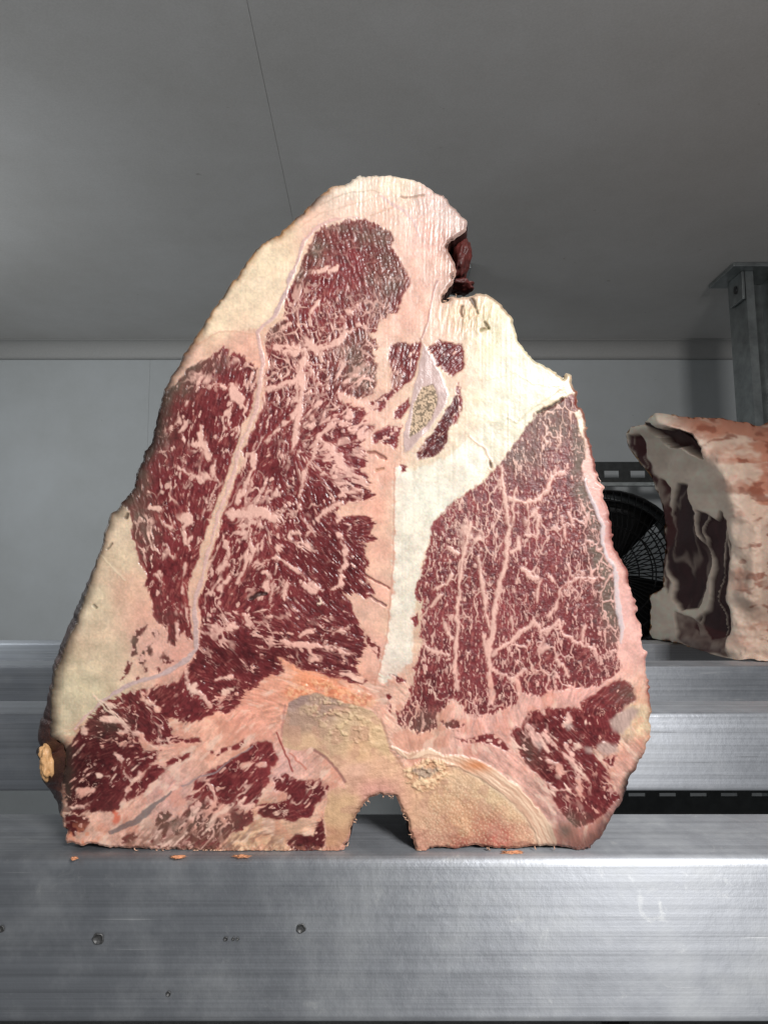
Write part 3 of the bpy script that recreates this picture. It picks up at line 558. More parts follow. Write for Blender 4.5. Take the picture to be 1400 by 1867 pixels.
# --- oxidised, browner lean
def glow(cx, cy, rx, ry): return np.exp(-(((X-cx)/rx)**2+((Y-cy)/ry)**2))
for cx, cy, rx, ry, k_ in ((575,455,35,28,.8),(690,430,60,22,.85),(640,415,60,14,.8),(705,500,40,60,.75),(690,560,35,40,.6),(545,490,22,30,.8),(500,595,30,40,.8),(650,640,45,35,.85),(665,680,45,40,.8),(540,640,40,10,.4),(640,540,25,30,.35),(350,660,60,22,.95),(320,690,40,35,.9),(290,770,25,60,.75),(255,870,18,70,.9),(262,960,25,45,.8),(250,930,20,30,.9),
   (1010,770,60,40,.75),(950,830,45,40,.6),(1075,830,25,70,.8),(1095,960,22,120,.95),(1110,1050,16,110,.9),(1128,1120,12,80,.8),(1150,1265,30,20,.8),(790,1320,60,25,.5),(330,1500,110,35,.8),(200,1320,35,20,.7),(120,1400,14,90,.9),(255,1180,60,60,.75),(720,620,40,15,.6),(965,1370,25,40,.4),(250,1550,200,14,.8),(1030,1500,40,20,.7)):
    BROWN = np.maximum(BROWN, glow(cx, cy, rx, ry)*k_)
BROWN = np.maximum(BROWN, reg('tenderloin_muscle')*sst(-40, -10, MS+(mid-0.5)*20)*sst(1010, 1060, X-(Y-800)*0.12)*sst(1210, 1120, Y)*sst(740, 790, Y)*1.0)
BROWN = np.maximum(BROWN, reg('loin_cap_muscle')*sst(-42, -6, MS+(mid-0.5)*20)*sst(380, 300, X)*sst(1000, 900, Y)*0.95)
BROWN = BROWN*(0.55+0.9*vn(X/16, Y/16, 91))*(1-0.3*sst(720, 640, Y))
# --- lean colour
red = lin((132,53,56)).astype(np.float32); dark = lin((84,33,38)).astype(np.float32); rosy = lin((164,72,68)).astype(np.float32)
f_a = fbm(X/7, Y/7, 92, 2); f_b = fbm(X/2.4, Y/2.4, 93, 1)
LC = red[None]*(1-np.clip(f_a*1.5-0.6, 0, 1))[:,None]+dark[None]*np.clip(f_a*1.5-0.6, 0, 1)[:,None]
LC = LC*(0.80*TONE*(0.92+0.2*(f_b-0.5)+0.4*(slow-0.4)+0.4*(FF-0.5)+0.3*(FM-0.5)))[:,None]
LC = mix(LC, lin((196,120,108)).astype(np.float32)[None], (sst(0.55, 0.8, FF)*0.28*sst(0.3, 0.6, vn(X/22, Y/22, 94)))[:,None])
edge = sst(-7, 0, MS)+sst(7, 0, VD)*0.7                      # lean goes rosy beside fat
LC = mix(LC, rosy[None], (np.clip(edge, 0, 1)*0.35)[:,None])
gb = lin((96,80,68)).astype(np.float32); LC = mix(LC, gb[None]*(0.75+0.7*f_a)[:,None], np.clip(BROWN, 0, 0.92)[:,None])
for nme, mul in (('inner_rib_muscle', 0.55), ('dark_muscle', 0.55), ('rib_tip_muscle', 0.85), ('spine_muscle', 0.8)):
    m = reg(nme); LC[m] *= mul
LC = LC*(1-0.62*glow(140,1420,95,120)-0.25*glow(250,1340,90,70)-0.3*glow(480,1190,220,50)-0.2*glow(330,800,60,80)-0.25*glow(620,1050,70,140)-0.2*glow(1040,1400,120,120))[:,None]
FATIN = mix(FAT, lin((224,174,162)).astype(np.float32)[None], sst(4, -8, MS)[:,None]*0.75)*(0.9+0.16*fine+0.22*(mid-0.5)+0.18*(FF-0.5)*sst(6,-2,MS))[:,None]
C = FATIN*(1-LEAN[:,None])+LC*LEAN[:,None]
lowf = sst(1180, 1270, Y)*(1-LEAN)*sst(-5, 18, (X-110)*0.504+(Y-1330)*0.864)
C = C*(1+lowf*(0.45*(FM-0.5)+0.3*(FF-0.5)+0.35*(fbm(X/12, Y/12, 131, 3)-0.5)))[:,None]
C = mix(C, lin((204,134,112)).astype(np.float32)[None], (lowf*sst(0.5, 0.68, fbm(X/27, Y/27, 132, 3)+0.25*(FM-0.5))*0.45)[:,None]); C = mix(C, lin((238,206,186)).astype(np.float32)[None], (lowf*sst(0.58, 0.75, FB)*0.5)[:,None])
R = mix(np.float32(0.36), np.float32(0.27), LEAN)+0.16*(slow-0.5)+0.14*np.clip(BROWN, 0, 1)*LEAN+0.12*TND*LEAN
H = np.zeros(N, np.float32)
H += lowf*((FM-0.5)*0.5+(FF-0.5)*0.3)
H += LEAN*((FF-0.5)*0.55+(FM-0.5)*0.5)*(1-0.55*TND)
H += (0.34*(1-LEAN)+0.12*vein)*1.0 + (f_a-0.5)*0.35*LEAN + (f_b-0.5)*0.16*LEAN + (mid-0.5)*0.4 + (fine-0.5)*0.06
topz = sst(640, 430, Y)
H += topz*LEAN*((worley(X/9+f_a, Y/5.5+f_a, 95)[0])*0.55) - topz*0.1
H += (1-LEAN)*(fbm(X/45+1, Y/45, 96, 2)-0.5)*0.7

# --- silver skin seams
SEAM = [([3,4,5,6,6,7,8,7,7,6],PX('1',640,300,560,300,470,320,380,375,320,440,290,540,250,640,220,740,160,850,65,955)),
 ([7,8,7,6,6,7,8,8],PX('1',65,955,75,1040,'2',870,510,850,640,825,780,790,880,740,980,710,1110,660,1240,610,1380)),
 ([8,8,7,6,6,7,8,9,10,11,10,8,7,6,4],PX('2',660,1240,'4',1120,80,1090,180,1050,280,1020,420,985,520,960,630,928,720,915,820,925,920,928,1040,870,1100,800,1150,720,1185,600,1220,480,1280,400,1330,'7',330,380,270,450))]
SD = np.full(N, 1e3, np.float32)
for wd, P in SEAM: SD = np.minimum(SD, ssdf(XS, YS, P, [v*0.78 for v in wd])+(vn(X/18, Y/18, 122)-0.5)*3)
seam = sst(1.5, -1.0, SD)
str_ = fbm(X/5+Y/9, Y/3, 97, 2)
SC = lin((214,172,162)).astype(np.float32)[None]*(0.8+0.4*str_)[:,None]
lil = lin((192,164,160)).astype(np.float32); SC = mix(SC, lil[None]*(0.8+0.4*str_)[:,None], np.clip(glow(400,1180,120,120)+glow(510,520,60,120)+glow(240,1260,120,60), 0, 1)[:,None])
C = C*(1-seam[:,None])+SC*seam[:,None]; R = mix(R, np.float32(0.3), seam); H += seam*0.28
for wd, P, rgb, k_ in ((3,PX('1',700,292,800,255,850,238),(196,160,140),.6),([4,7,6,4],PX('1',760,180,830,230,900,270,950,330,975,400),(206,176,170),.8),(3,PX('1',1082,660,1042,780,1025,900,995,990),(150,100,98),.7),
    (2.5,PX('5',1000,0,990,300,985,560,965,800,955,950,930,1060,880,1240),(196,140,120),.7),(2.2,PX('1',420,230,500,190,600,155,700,148,760,160),(176,150,128),.5),(2.2,PX('1',300,360,420,280,560,235,700,200),(200,168,144),.5),
    (3,PX('3',640,920,730,1000,760,1070),(196,160,136),.6),(2.5,PX('3',850,820,910,840,1000,760,1180,640),(186,170,130),.6),(2,PX('3',740,600,900,560,1000,620,1150,640),(224,214,180),.5),(2.5,PX('2',500,400,620,330,720,325,820,345),(206,160,136),.6),
    (2.2,PX('4',380,500,440,560,530,650),(226,210,180),.7),(2,PX('7',390,240,480,300,560,400),(230,200,180),.9),(2,PX('4',340,1290,430,1390),(230,205,180),.8),([3,7,11,12,10,6],PX('7',890,850,800,920,720,990,640,1050,560,1080,490,1110),(122,108,106),.9),(2.5,PX('7',1400,560,1270,640,1150,740,1030,775,950,810),(150,130,130),.8),(3,PX('8',300,480,360,620,400,720),(150,60,55),.9),(3,PX('8',380,600,430,650,480,710),(190,110,90),.7)):
    m = sst(1.2, -0.8, ssdf(XS, YS, P, wd)); C = paint(C, m, rgb, k_); H += m*0.12
# gristle islands
GR = [PX('9',1090,400,1140,350,1210,315,1280,325,1240,390,1170,490,1110,470),PX('9',1005,550,1050,530,1130,550,1140,590,1080,620,1010,590),PX('9',800,420,840,410,860,440,830,460),PX('9',610,530,650,530,665,570,640,590),PX('9',930,570,965,570,970,610,940,600)]
GD = np.full(N, 1e3, np.float32)
for P in GR: GD = np.minimum(GD, psdf(XS, YS, P))
gm = sst(5, -5, GD)*0.9; C = C*(1-gm[:,None])+gm[:,None]*(lin((174,146,138)).astype(np.float32)[None]*(0.75+0.5*fbm(X/4, Y/12, 98, 2))[:,None]); R = mix(R, np.float32(0.35), gm)
# --- rib cartilage with its bony core
CART = PX('3',380,390,430,470,480,580,520,680,500,760,440,840,370,920,310,990,270,1010,268,900,305,760,330,620,360,480)
CORE = PX('3',370,640,430,620,460,680,460,740,420,830,350,900,300,930,310,830,330,730)
cd = psdf(XS, YS, CART); od = psdf(XS, YS, CORE)
cm = sst(1.5, -1.5, cd); cc = lin((184,156,150)).astype(np.float32)[None]*(0.85+0.35*fbm(X/8, Y/8, 99, 2))[:,None]
cc = mix(cc, lin((206,178,172)).astype(np.float32)[None], sst(-4, 0, cd)[:,None]*0.7)
C = C*(1-cm[:,None])+cc*cm[:,None]; R = mix(R, np.float32(0.3), cm); H += cm*0.3
om = sst(1.5, -1.5, od); pw = worley(X/3.6, Y/4.4, 100); pore = sst(0.42, 0.12, (pw[1]-pw[0]))
oc = lin((206,178,150)).astype(np.float32)[None]*(0.75+0.45*fine)[:,None]; oc = mix(oc, lin((88,74,58)).astype(np.float32)[None], (sst(0.45, 0.62, fbm(X/2.6, Y/3.2, 101, 2))*0.8)[:,None])
C = C*(1-om[:,None])+oc*om[:,None]; R = mix(R, np.float32(0.75), om); H += om*(pore*0.4-0.5)
# --- vertebra
BONE = PX('8',370,290,450,240,560,225,650,250,730,280,820,305,900,330,960,400,1000,500,1020,590,1110,690,1160,690,1250,640,1390,660,'9',150,700,220,740,300,790,400,860,480,930,550,1010,600,1090,640,1200,560,1230,0,1230,
   '8',1240,1270,1195,1270,1150,1140,1080,920,1020,860,960,850,880,890,800,1010,750,1130,700,1200,690,1270,600,1270,615,1100,600,1000,620,860,690,820,740,840,735,780,680,700,600,620,520,570,430,590,345,560,330,480)
bd = psdf(XS, YS, BONE); bm_ = sst(2, -2, bd)
BSP = [(540,1280,140,120,108),(560,1310,160,136,112),(600,1290,150,128,108),(620,1325,184,164,126),(640,1345,190,166,126),(580,1330,178,152,122),(660,1370,206,174,130),(690,1400,206,170,134),(650,1400,208,172,142),(700,1350,198,174,130),(560,1350,200,172,132),(690,1440,198,152,130),(620,1480,192,164,122),(612,1530,178,140,104),(770,1500,198,164,128),(760,1530,190,146,118),(800,1440,202,170,128),(790,1400,216,172,140),(850,1500,198,160,120),(850,1540,170,110,88),(905,1520,182,112,92),(900,1450,206,184,140),(950,1470,208,180,138),(960,1520,200,160,126),(880,1500,180,130,100),(830,1420,205,178,138)]
num = np.zeros((N,3), np.float32); den = np.zeros(N, np.float32)
for (sx_, sy_, r_, g_, b_) in BSP:
    wgt = 1.0/(((jx-sx_)**2+(jy-sy_)**2)/400.0+0.3)**2; num += wgt[:,None]*lin((r_, g_, b_))[None].astype(np.float32); den += wgt
bc = num/den[:,None]*np.array([1.17, 1.03, 1.12], np.float32)[None]
pw = worley(X/5.2+w2x*.1, Y/6.2+w2y*.1, 102); body = sst(745, 790, X)*sst(1400, 1440, Y+0.0*X)
cells = sst(0.32, 0.05, pw[1]-pw[0])*body
bc = bc*(0.88+0.2*fine+0.3*(fbm(X/11, Y/11, 103, 3)-0.5))[:,None]*(1-0.2*cells)[:,None]
bc = mix(bc, lin((226,206,172)).astype(np.float32)[None], (sst(0.3, 0.1, pw[0])*body*0.5)[:,None])
crumb = sst(0.52, 0.66, fbm(X/9, Y/7, 104, 3))*np.clip(glow(600,1290,45,22)+glow(640,1330,50,30)+glow(780,1400,45,26)*1.2, 0, 1)
bc = mix(bc, lin((222,192,150)).astype(np.float32)[None], (crumb*0.7)[:,None])
C = C*(1-bm_[:,None])+bc*bm_[:,None]; R = mix(R, np.float32(0.55), bm_)
H += bm_*((pw[0]-0.4)*0.22*body+crumb*1.1+(fbm(X/14, Y/14, 105, 3)-0.5)*0.7)
C = paint(C, bm_*sst(-9, -2, bd)*sst(760, 830, X)*sst(3, 8, ES), (232,204,176), .5)
stn_b = sst(0.45, 0.7, fbm(X/26, Y/14, 128, 3))*sst(1490, 1545, Y)*bm_; C = paint(C, stn_b, (134,78,62), .7)
C = paint(C, bm_*sst(0.55, 0.72, fbm(X/18+4, Y/18, 129, 3)), (186,138,116), .5)
# dark outline of the vertebra and the inner fold
for wd, P, rgb, k_ in ((5,PX('8',540,590,620,640,690,720,735,790),(140,92,84),.8),(4,PX('8',960,390,1000,500,1030,600,1110,700,1180,840),(170,120,100),.6),(3,PX('8',345,300,335,420,328,500),(160,110,104),.6),(5,PX('8',1185,850,1260,840,1330,780,1390,740),(224,180,140),.7)):
    m = sst(2.2, -1.5, ssdf(XS, YS, P, wd)); C = paint(C, m, rgb, k_); H -= m*0.15
# ligament arching over the vertebra
ARC = PX('8',1020,560,1130,620,1260,610,'9',20,650,120,655,220,690,330,750,430,820,520,900,600,990,660,1090,690,1170)
ad = ssdf(XS, YS, ARC, [4,10,16,18,20,26,30,30,28,28,30,34,34]); am = sst(2, -2, ad)
pr = psdf(XS, YS, BONE); rings = fbm(pr/3.0, X/90+Y/90, 106, 2)
ac = mix(lin((208,166,140)).astype(np.float32)[None], lin((234,200,172)).astype(np.float32)[None], sst(0.3, 0.7, rings)[:,None])
ac = mix(ac, lin((206,130,84)).astype(np.float32)[None], (glow(870,1395,34,12)*0.9)[:,None]); ac = mix(ac, lin((96,90,80)).astype(np.float32)[None], (glow(1035,1510,30,22)*0.95)[:,None])
C = C*(1-am[:,None])+ac*am[:,None]; H += am*(0.5+rings*0.5); R = mix(R, np.float32(0.42), am)
# crumbly bone dust at the joint
CRB = PX('8',1105,700,1180,680,1260,650,1390,660,1395,740,1330,790,1290,830,1240,850,1190,840,1140,790)
crm = sst(3, -3, psdf(XW, YW, CRB)); cr = fbm(X/6, Y/6, 107, 3)
C = C*(1-crm[:,None]*0.9)+(crm*0.9)[:,None]*mix(lin((196,150,116)).astype(np.float32)[None], lin((236,200,160)).astype(np.float32)[None], sst(0.35, 0.6, cr)[:,None]); H += crm*cr*2.0; R = mix(R, np.float32(0.6), crm)
gm2 = sst(2, -2, psdf(XW, YW, PX('8',1150,720,1220,690,1330,710,1320,730,1200,755))); C = paint(C, gm2, (150,130,118), .7)
# orange fat arch over the vertebra, rough
orr = sst(14, -4, ssdf(XW, YW, PX('8',380,225,480,195,620,195,740,230,830,275,890,270), [14,18,18,16,14,8]))*(1-bm_)
C = C*(1-0.6*orr[:,None])+0.6*orr[:,None]*mix(lin((208,120,84)).astype(np.float32)[None], lin((238,180,136)).astype(np.float32)[None], sst(0.4, 0.6, cr)[:,None]); H += orr*cr*0.9
# --- torn hollows
TEAR = [(7,PX('5',180,755,230,720,260,725),(40,16,16)),([1,4,1],PX('3',752,1058,758,1078,764,1096),(84,50,38)),(4,PX('3',1030,790,1080,765,1170,710),(60,36,26)),(4,PX('3',600,180,592,215,600,240),(104,74,54)),([7,4,2],PX('3',655,140,672,175,690,225),(78,54,40)),([2,5,2],PX('3',722,268,735,290,748,312),(92,78,50)),(7,PX('3',495,150,500,120),(60,40,34)),
        (8,PX('7',160,540,160,580,175,640),(20,10,10)),(5,PX('7',190,560,200,590),(30,14,12)),(5,PX('4',530,290,535,270),(80,60,44)),(3,PX('4',425,470,450,440),(120,110,90)),(3,PX('4',345,790,360,800),(130,118,96)),(3,PX('3',700,320,750,310),(140,130,96)),(2.5,PX('5',830,620,880,650,960,690),(130,60,56)),(2.5,PX('5',850,740,940,790),(120,66,66)),(2,PX('1',870,185,940,190,1000,178),(178,146,128)),(4,PX('1',1130,470,1180,432,1215,420),(60,34,30)),(4,PX('3',70,1010,110,1015,165,1050),(150,90,76)),(3,PX('5',890,20,930,15),(180,130,104))]
for wd, P, rgb in TEAR:
    m = sst(1.8, -1.0, ssdf(XS, YS, P, wd)); C = paint(C, m, rgb, .9); H -= m*1.3; R = mix(R, np.float32(0.5), m)
fibre = glow(850,575,40,26)*sst(0.45, 0.7, fbm(X/4+Y/30, Y/22, 108, 2)); C = mix(C, lin((228,206,170)).astype(np.float32)[None], (fibre*0.7)[:,None]); C = paint(C, glow(850,585,34,18)*sst(0.55, 0.3, fbm(X/4+Y/30, Y/22, 108, 2)), (150,116,88), .6); H += fibre*1.1
pop = sst(4, 0, np.hypot(XW-581, YW-1099)-2.5); C = paint(C, pop, (236,206,184), .95); H += pop*1.0
C = paint(C, glow(385,1485,16,10)*0+sst(3,-3,psdf(XW, YW, PX('7',510,980,545,965,560,1010,540,1050,520,1060,515,1010))), (214,110,84), .85)
# --- ragged wet lower rim and crusty dark outer skin
C = mix(C, lin((190,126,104)).astype(np.float32)[None], (sst(1535, 1556, Y)*sst(0.4, 0.6, fbm(X/8, Y/5, 111, 2))*0.6)[:,None]); H += sst(1530, 1552, Y)*(fbm(X/5, Y/7, 112, 2)-0.5)*2.2
leftk = sst(700, 630, X)*sst(310, 350, Y)+0.0
crust_w = 9+10*vn(X/40, Y/40, 113)+7*sst(860, 960, Y)+10*glow(100,1250,60,120)+8*glow(330,640,60,60)+8*glow(560,370,70,30)
crust = sst(1.0, 0.0, ES/crust_w)*np.clip(leftk, 0, 1)*sst(1500, 1380, Y)
rc = mix(lin((54,36,26)).astype(np.float32)[None], lin((150,104,60)).astype(np.float32)[None], (sst(0.35, 0.7, fbm(X/13, Y/13, 114, 2))*sst(800, 500, Y))[:,None])
C = C*(1-0.9*crust[:,None])+0.9*crust[:,None]*rc
capk = glow(285,800,60,200)*sst(30, 2, ES); C = paint(C, capk, (40,26,24), .8)
lowk = glow(105,1400,30,130)*sst(26, 0, ES); C = paint(C, lowk, (34,20,20), .85)
rk = sst(900, 1000, X)*sst(660, 720, Y)*sst(1360, 1250, Y)
C = paint(C, rk*sst(12, 2, ES)*sst(0.2, 0.6, vn(X/25, Y/25, 115)), (116,48,42), .85)
bandm = rk*sst(0,-1,-MS)*sst(26, 20, ES)*(1-am)
sk = ssdf(XS, YS, PX('6',985,80,1012,180,1052,260,1086,340,1078,430,1100,495,1150,570,1165,640,1162,740,1178,840,1192,920,1192,1000), [3,5,7,7,6,5,6,7,8,9,7,3]); m = sst(2.0, -1.0, sk); C = paint(C, m, (212,196,196), .85); H += m*0.4; R = mix(R, np.float32(0.3), m)
C = paint(C, glow(1030,1516,17,17), (88,82,72), .85); C = paint(C, glow(1045,1545,50,16), (100,64,56), .6)
rb = glow(1150,1430,40,70)*sst(14, 4, ES); C = paint(C, rb, (52,36,30), .85); C = paint(C, glow(1090,1520,45,45)*sst(34, 2, ES), (70,42,38), .85); C = paint(C, glow(1060,1535,60,30), (120,80,70), .5); C = paint(C, glow(128,1490,22,40)*sst(0.35,0.6,vn(X/9,Y/9,125)), (76,22,22), .85); C = paint(C, glow(150,1530,40,22)*sst(0.4,0.65,vn(X/8,Y/8,126)), (206,128,96), .8)
archk = glow(690,1490,75,75)*sst(13, 2, ES); C = paint(C, archk, (120,80,66), .7); H += archk*(fbm(X/4, Y/4, 116, 2)-0.4)*2.0
C = paint(C, glow(905,560,60,40)*sst(9, 2, ES), (130,104,86), .7); C = paint(C, glow(820,470,40,70)*sst(22, 2, ES), (120,88,80), .7)
C = paint(C, sst(8,1,ES)*glow(820,390,60,60), (120,96,88), .6)
# saw marks across the top
sawk = np.clip(sst(470, 350, Y)*sst(560, 660, X)+glow(830,430,60,90)*.8, 0, 1)
saw = vn(X/2.1+vn(X/50, Y/50, 118)*3, Y/70, 117); H += sawk*((saw-0.5)*0.42+(fbm(X/2.2, Y/5, 120, 1)-0.5)*0.35)*(1-LEAN*0.7); C = C*(1+sawk*(saw-0.5)*0.16)[:,None]
R = mix(R, np.float32(0.34), sawk*0.7)
# faint vertical saw traces everywhere
H += (vn(X/3.1, Y/160, 119)-0.5)*0.10
rimk = sst(7, 0, ES); H -= rimk*rimk*2.2
bs = sst(1470, 1530, Y)*sst(190, 240, X)*sst(560, 480, X)*sst(0.38, 0.62, FM*0.6+0.4*fbm(X/20, Y/12, 127, 3)); C = paint(C, bs*(1-bm_), (112,74,62), .75)
C = np.clip(C, 0.003, 0.9)

# --- tissue of every cell, then one mesh per tissue
PART = np.full(N, -1, np.int32)                              # -1 fat
PART = np.where(MS < 0, MID, PART)
K_SEAM, K_GR, K_CART, K_CORE, K_BONE, K_ARC = 1000, 1001, 1002, 1003, 1004, 1005
PART = np.where(SD < 0, K_SEAM, PART); PART = np.where(GD < 0, K_GR, PART); PART = np.where(cd < 0, K_CART, PART); PART = np.where(od < 0, K_CORE, PART)
PART = np.where(bd < 0, K_BONE, PART); PART = np.where(ad < 0, K_ARC, PART)
wx, wy, wz = unproj(X, Y, YM); wy = wy - H*0.00055
wz = np.maximum(wz, 0.0004)
P3 = np.c_[wx, wy, wz]
cy_, cx_ = np.nonzero(cell)
q = np.c_[idx[cy_*NX+cx_], idx[(cy_+1)*NX+cx_], idx[(cy_+1)*NX+cx_+1], idx[cy_*NX+cx_+1]]
fn = np.cross(P3[q[:,2]]-P3[q[:,0]], P3[q[:,3]]-P3[q[:,1]])
VNm = np.zeros((N,3))
for k_ in range(4):
    for ax in range(3): VNm[:,ax] += np.bincount(q[:,k_], fn[:,ax], N)
VNm /= np.linalg.norm(VNm, axis=1)[:,None]+1e-12
ctr = PART[q[:,0]].copy()
RGBA = np.c_[C, R].astype(np.float32)
root = tag(empty('t_bone_cut', (0, YM, 0)), 'large dry-aged T-bone cut of beef standing upright on the nearest aluminium rail', 'meat')
FATMAT = mat_vc('wet_fat', 0.16, 1100, 0.25); LEANMAT = mat_vc('wet_lean', 0.28, 1300, 0.0, 0.38); BONEMAT = mat_vc('sawn_bone', 0.5, 1500, 0.0); SKINMAT = mat_vc('silver_skin', 0.2, 1500, 0.0)
def cut_part(name, cells, mat, label=None, parent=root):
    if not len(cells): return None
    qq = q[cells]; vs, inv = np.unique(qq, return_inverse=True); qq = inv.reshape(-1, 4)
    me = bpy.data.meshes.new(name); me.vertices.add(len(vs)); me.vertices.foreach_set('co', P3[vs].astype(np.float32).ravel())
    nf = len(qq); me.loops.add(nf*4); me.loops.foreach_set('vertex_index', qq.astype(np.int32).ravel())
    me.polygons.add(nf); me.polygons.foreach_set('loop_start', np.arange(0, nf*4, 4, dtype=np.int32))
    me.update(); me.polygons.foreach_set('use_smooth', np.ones(nf, bool))
    a = me.attributes.new('tissue', 'FLOAT_COLOR', 'POINT'); a.data.foreach_set('color', RGBA[vs].ravel())
    me.normals_split_custom_set_from_vertices(VNm[vs].astype(np.float32))
    o = link(name, me, mat, parent)
    if label: o['label'] = label
    return o
PARTLAB = {'strip_loin_muscle': 'large marbled red muscle left of the bone', 'loin_cap_muscle': 'marbled muscle along the dark left edge', 'tenderloin_muscle': 'finely marbled tenderloin at right', 'flank_muscle': 'streaky muscle at the lower right corner', 'back_muscle': 'streaky brown-red muscle along the lower left edge'}
flat = np.flatnonzero(ctr == -1); cut_part('fat', flat, FATMAT, 'cream and pink fat between the muscles')
for i, nme in enumerate(names):
    cut_part(nme.split('.')[0], np.flatnonzero(ctr == i), LEANMAT, PARTLAB.get(nme))
cut_part('silver_skin', np.flatnonzero(ctr == K_SEAM), SKINMAT, 'thin silver-pink seam between the muscles')
cut_part('gristle', np.flatnonzero(ctr == K_GR), SKINMAT, 'grey glassy gristle at lower right')
cart = cut_part('rib_cartilage', np.flatnonzero(ctr == K_CART), SKINMAT, 'grey pointed cartilage beside the upper fat')
cut_part('bone_core', np.flatnonzero(ctr == K_CORE), BONEMAT, 'porous tan bone core', cart)
cut_part('vertebra', np.flatnonzero(ctr == K_BONE), BONEMAT, 'sawn tan backbone with the arched canal')
cut_part('ligament', np.flatnonzero(ctr == K_ARC), SKINMAT, 'pale layered band arching over the backbone')

# --- dried outer skin around and behind the cut face
T = 0.080
def mat_rind():
    m, nt, b = new_mat('dried_rind'); tc = nd(nt, 'ShaderNodeTexCoord')
    n = nd(nt, 'ShaderNodeTexNoise', Scale=38.0, Detail=7.0, Roughness=0.65); nt.links.new(tc.outputs['Object'], n.inputs[0])
    n2 = nd(nt, 'ShaderNodeTexNoise', Scale=260.0, Detail=5.0, Roughness=0.7); nt.links.new(tc.outputs['Object'], n2.inputs[0])
    c = ramp(nt, n.outputs[0], [(0.30, L255(24,13,14)), (0.52, L255(58,28,25)), (0.66, L255(100,58,44)), (0.82, L255(170,130,96))]); nt.links.new(c, b.inputs['Base Color'])
    b.inputs['Roughness'].default_value = 0.48
    bp = nd(nt, 'ShaderNodeBump', Strength=0.6, Distance=0.002); nt.links.new(n2.outputs[0], bp.inputs['Height']); nt.links.new(bp.outputs[0], b.inputs['Normal'])
    return m
RIND = mat_rind()
P = OL; n0 = pnormals(P)
for _ in range(25): n0 = 0.5*n0+0.25*(np.roll(n0, 1, 0)+np.roll(n0, -1, 0))
n0 /= np.linalg.norm(n0, axis=1)[:,None]+1e-9
RN = 14; M = len(P); verts = []; s = np.arange(M)*3.0
for j in range(RN):
    t = j/(RN-1); dep = T*t
    prof = math.sin(math.pi*min(1, t*1.15)**0.8)
    off = -2.0*(j == 0) + prof*6*vn(s/60, s*0+t*3, 201) - 26*t*t + (vn(s/25, s*0+t*9, 202)-0.5)*9*min(1, t*5)
    bl = np.exp(-(((P[:,1]-1395)/85)**2))*(P[:,0] < 140)
    off = off + bl*95*math.sin(math.pi*min(1, t*1.2))**0.7 if t > 0 else off
    bl2 = np.exp(-(((P[:,1]-1150)/160)**2))*(P[:,0] < 300)
    off = off + bl2*(34*math.sin(math.pi*t)**0.6 if t > 0 else 0)
    br = np.exp(-(((P[:,1]-1430)/50)**2))*(P[:,0] > 1050)
    off = off + br*(26*math.sin(math.pi*t)**0.6 if 0 < t < 1 else 0)
    Q = P+n0*off[:,None]
    vx, vy, vz = unproj(Q[:,0], Q[:,1], YM)
    verts.append(np.c_[vx, vy+dep+(0.0006 if j == 0 else 0), np.maximum(vz, 0.0005)])
V3 = np.vstack(verts); faces = []
for j in range(RN-1):
    a = j*M; b = a+M
    for i in range(M): faces.append((a+i, a+(i+1) % M, b+(i+1) % M, b+i))
faces.append(tuple(range((RN-1)*M, RN*M)))
me = bpy.data.meshes.new('rind'); me.from_pydata(V3.tolist(), [], faces); bmx = bmesh.new(); bmx.from_mesh(me); bmesh.ops.recalc_face_normals(bmx, faces=bmx.faces); bmx.to_mesh(me); bmx.free()
me.polygons.foreach_set('use_smooth', [True]*len(me.polygons)); o = link('rind', me, RIND, root); o['label'] = 'dark dried outer skin around the cut'
def lump(name, px, py, Yd, sx_, sy_, sz_, mat, parent, seed, amp=0.25, freq=2.0, rot=0.0, label=None, sub_=4):
    from mathutils import Vector, noise, Matrix
    bm = bmesh.new(); bmesh.ops.create_icosphere(bm, subdivisions=sub_, radius=1.0); c0 = Vector(up1(px, py, Yd)); Rm = Matrix.Rotation(rot, 3, 'Y')
    for v in bm.verts:
        p = v.co.copy(); d = noise.fractal(p*freq+Vector((seed*3.1, seed, 0)), 0.8, 2.0, 4)
        p = p*(1+amp*d); v.co = c0+Rm@Vector((p.x*sx_, p.y*sy_, p.z*sz_))
    o = bm_obj(name, bm, mat, parent, True)
    if label: o['label'] = label
    return o
DRYM = mat_plain('dried_meat', L255(78,30,26), 0.5, 0, 0.5, 220, 0.5, 0.002); CREAM = mat_plain('dried_fat', L255(206,160,112), 0.45, 0, 0.25, 160, 0.5, 0.002)
lump('dried_flap', 838, 478, YM+0.014, 0.0048, 0.010, 0.0108, DRYM, root, 3, 0.3, 1.6, 0.15, 'glossy dark dried flap in the upper right notch')
lump('dried_flap', 838, 524, YM+0.014, 0.0070, 0.008, 0.0028, DRYM, root, 5, 0.3, 1.8)
lump('fat_lump', 90, 1386, YM+0.007, 0.0036, 0.006, 0.0085, CREAM, root, 8, 0.35, 1.7, -0.08, 'tan lump of dried fat at the lower left edge')

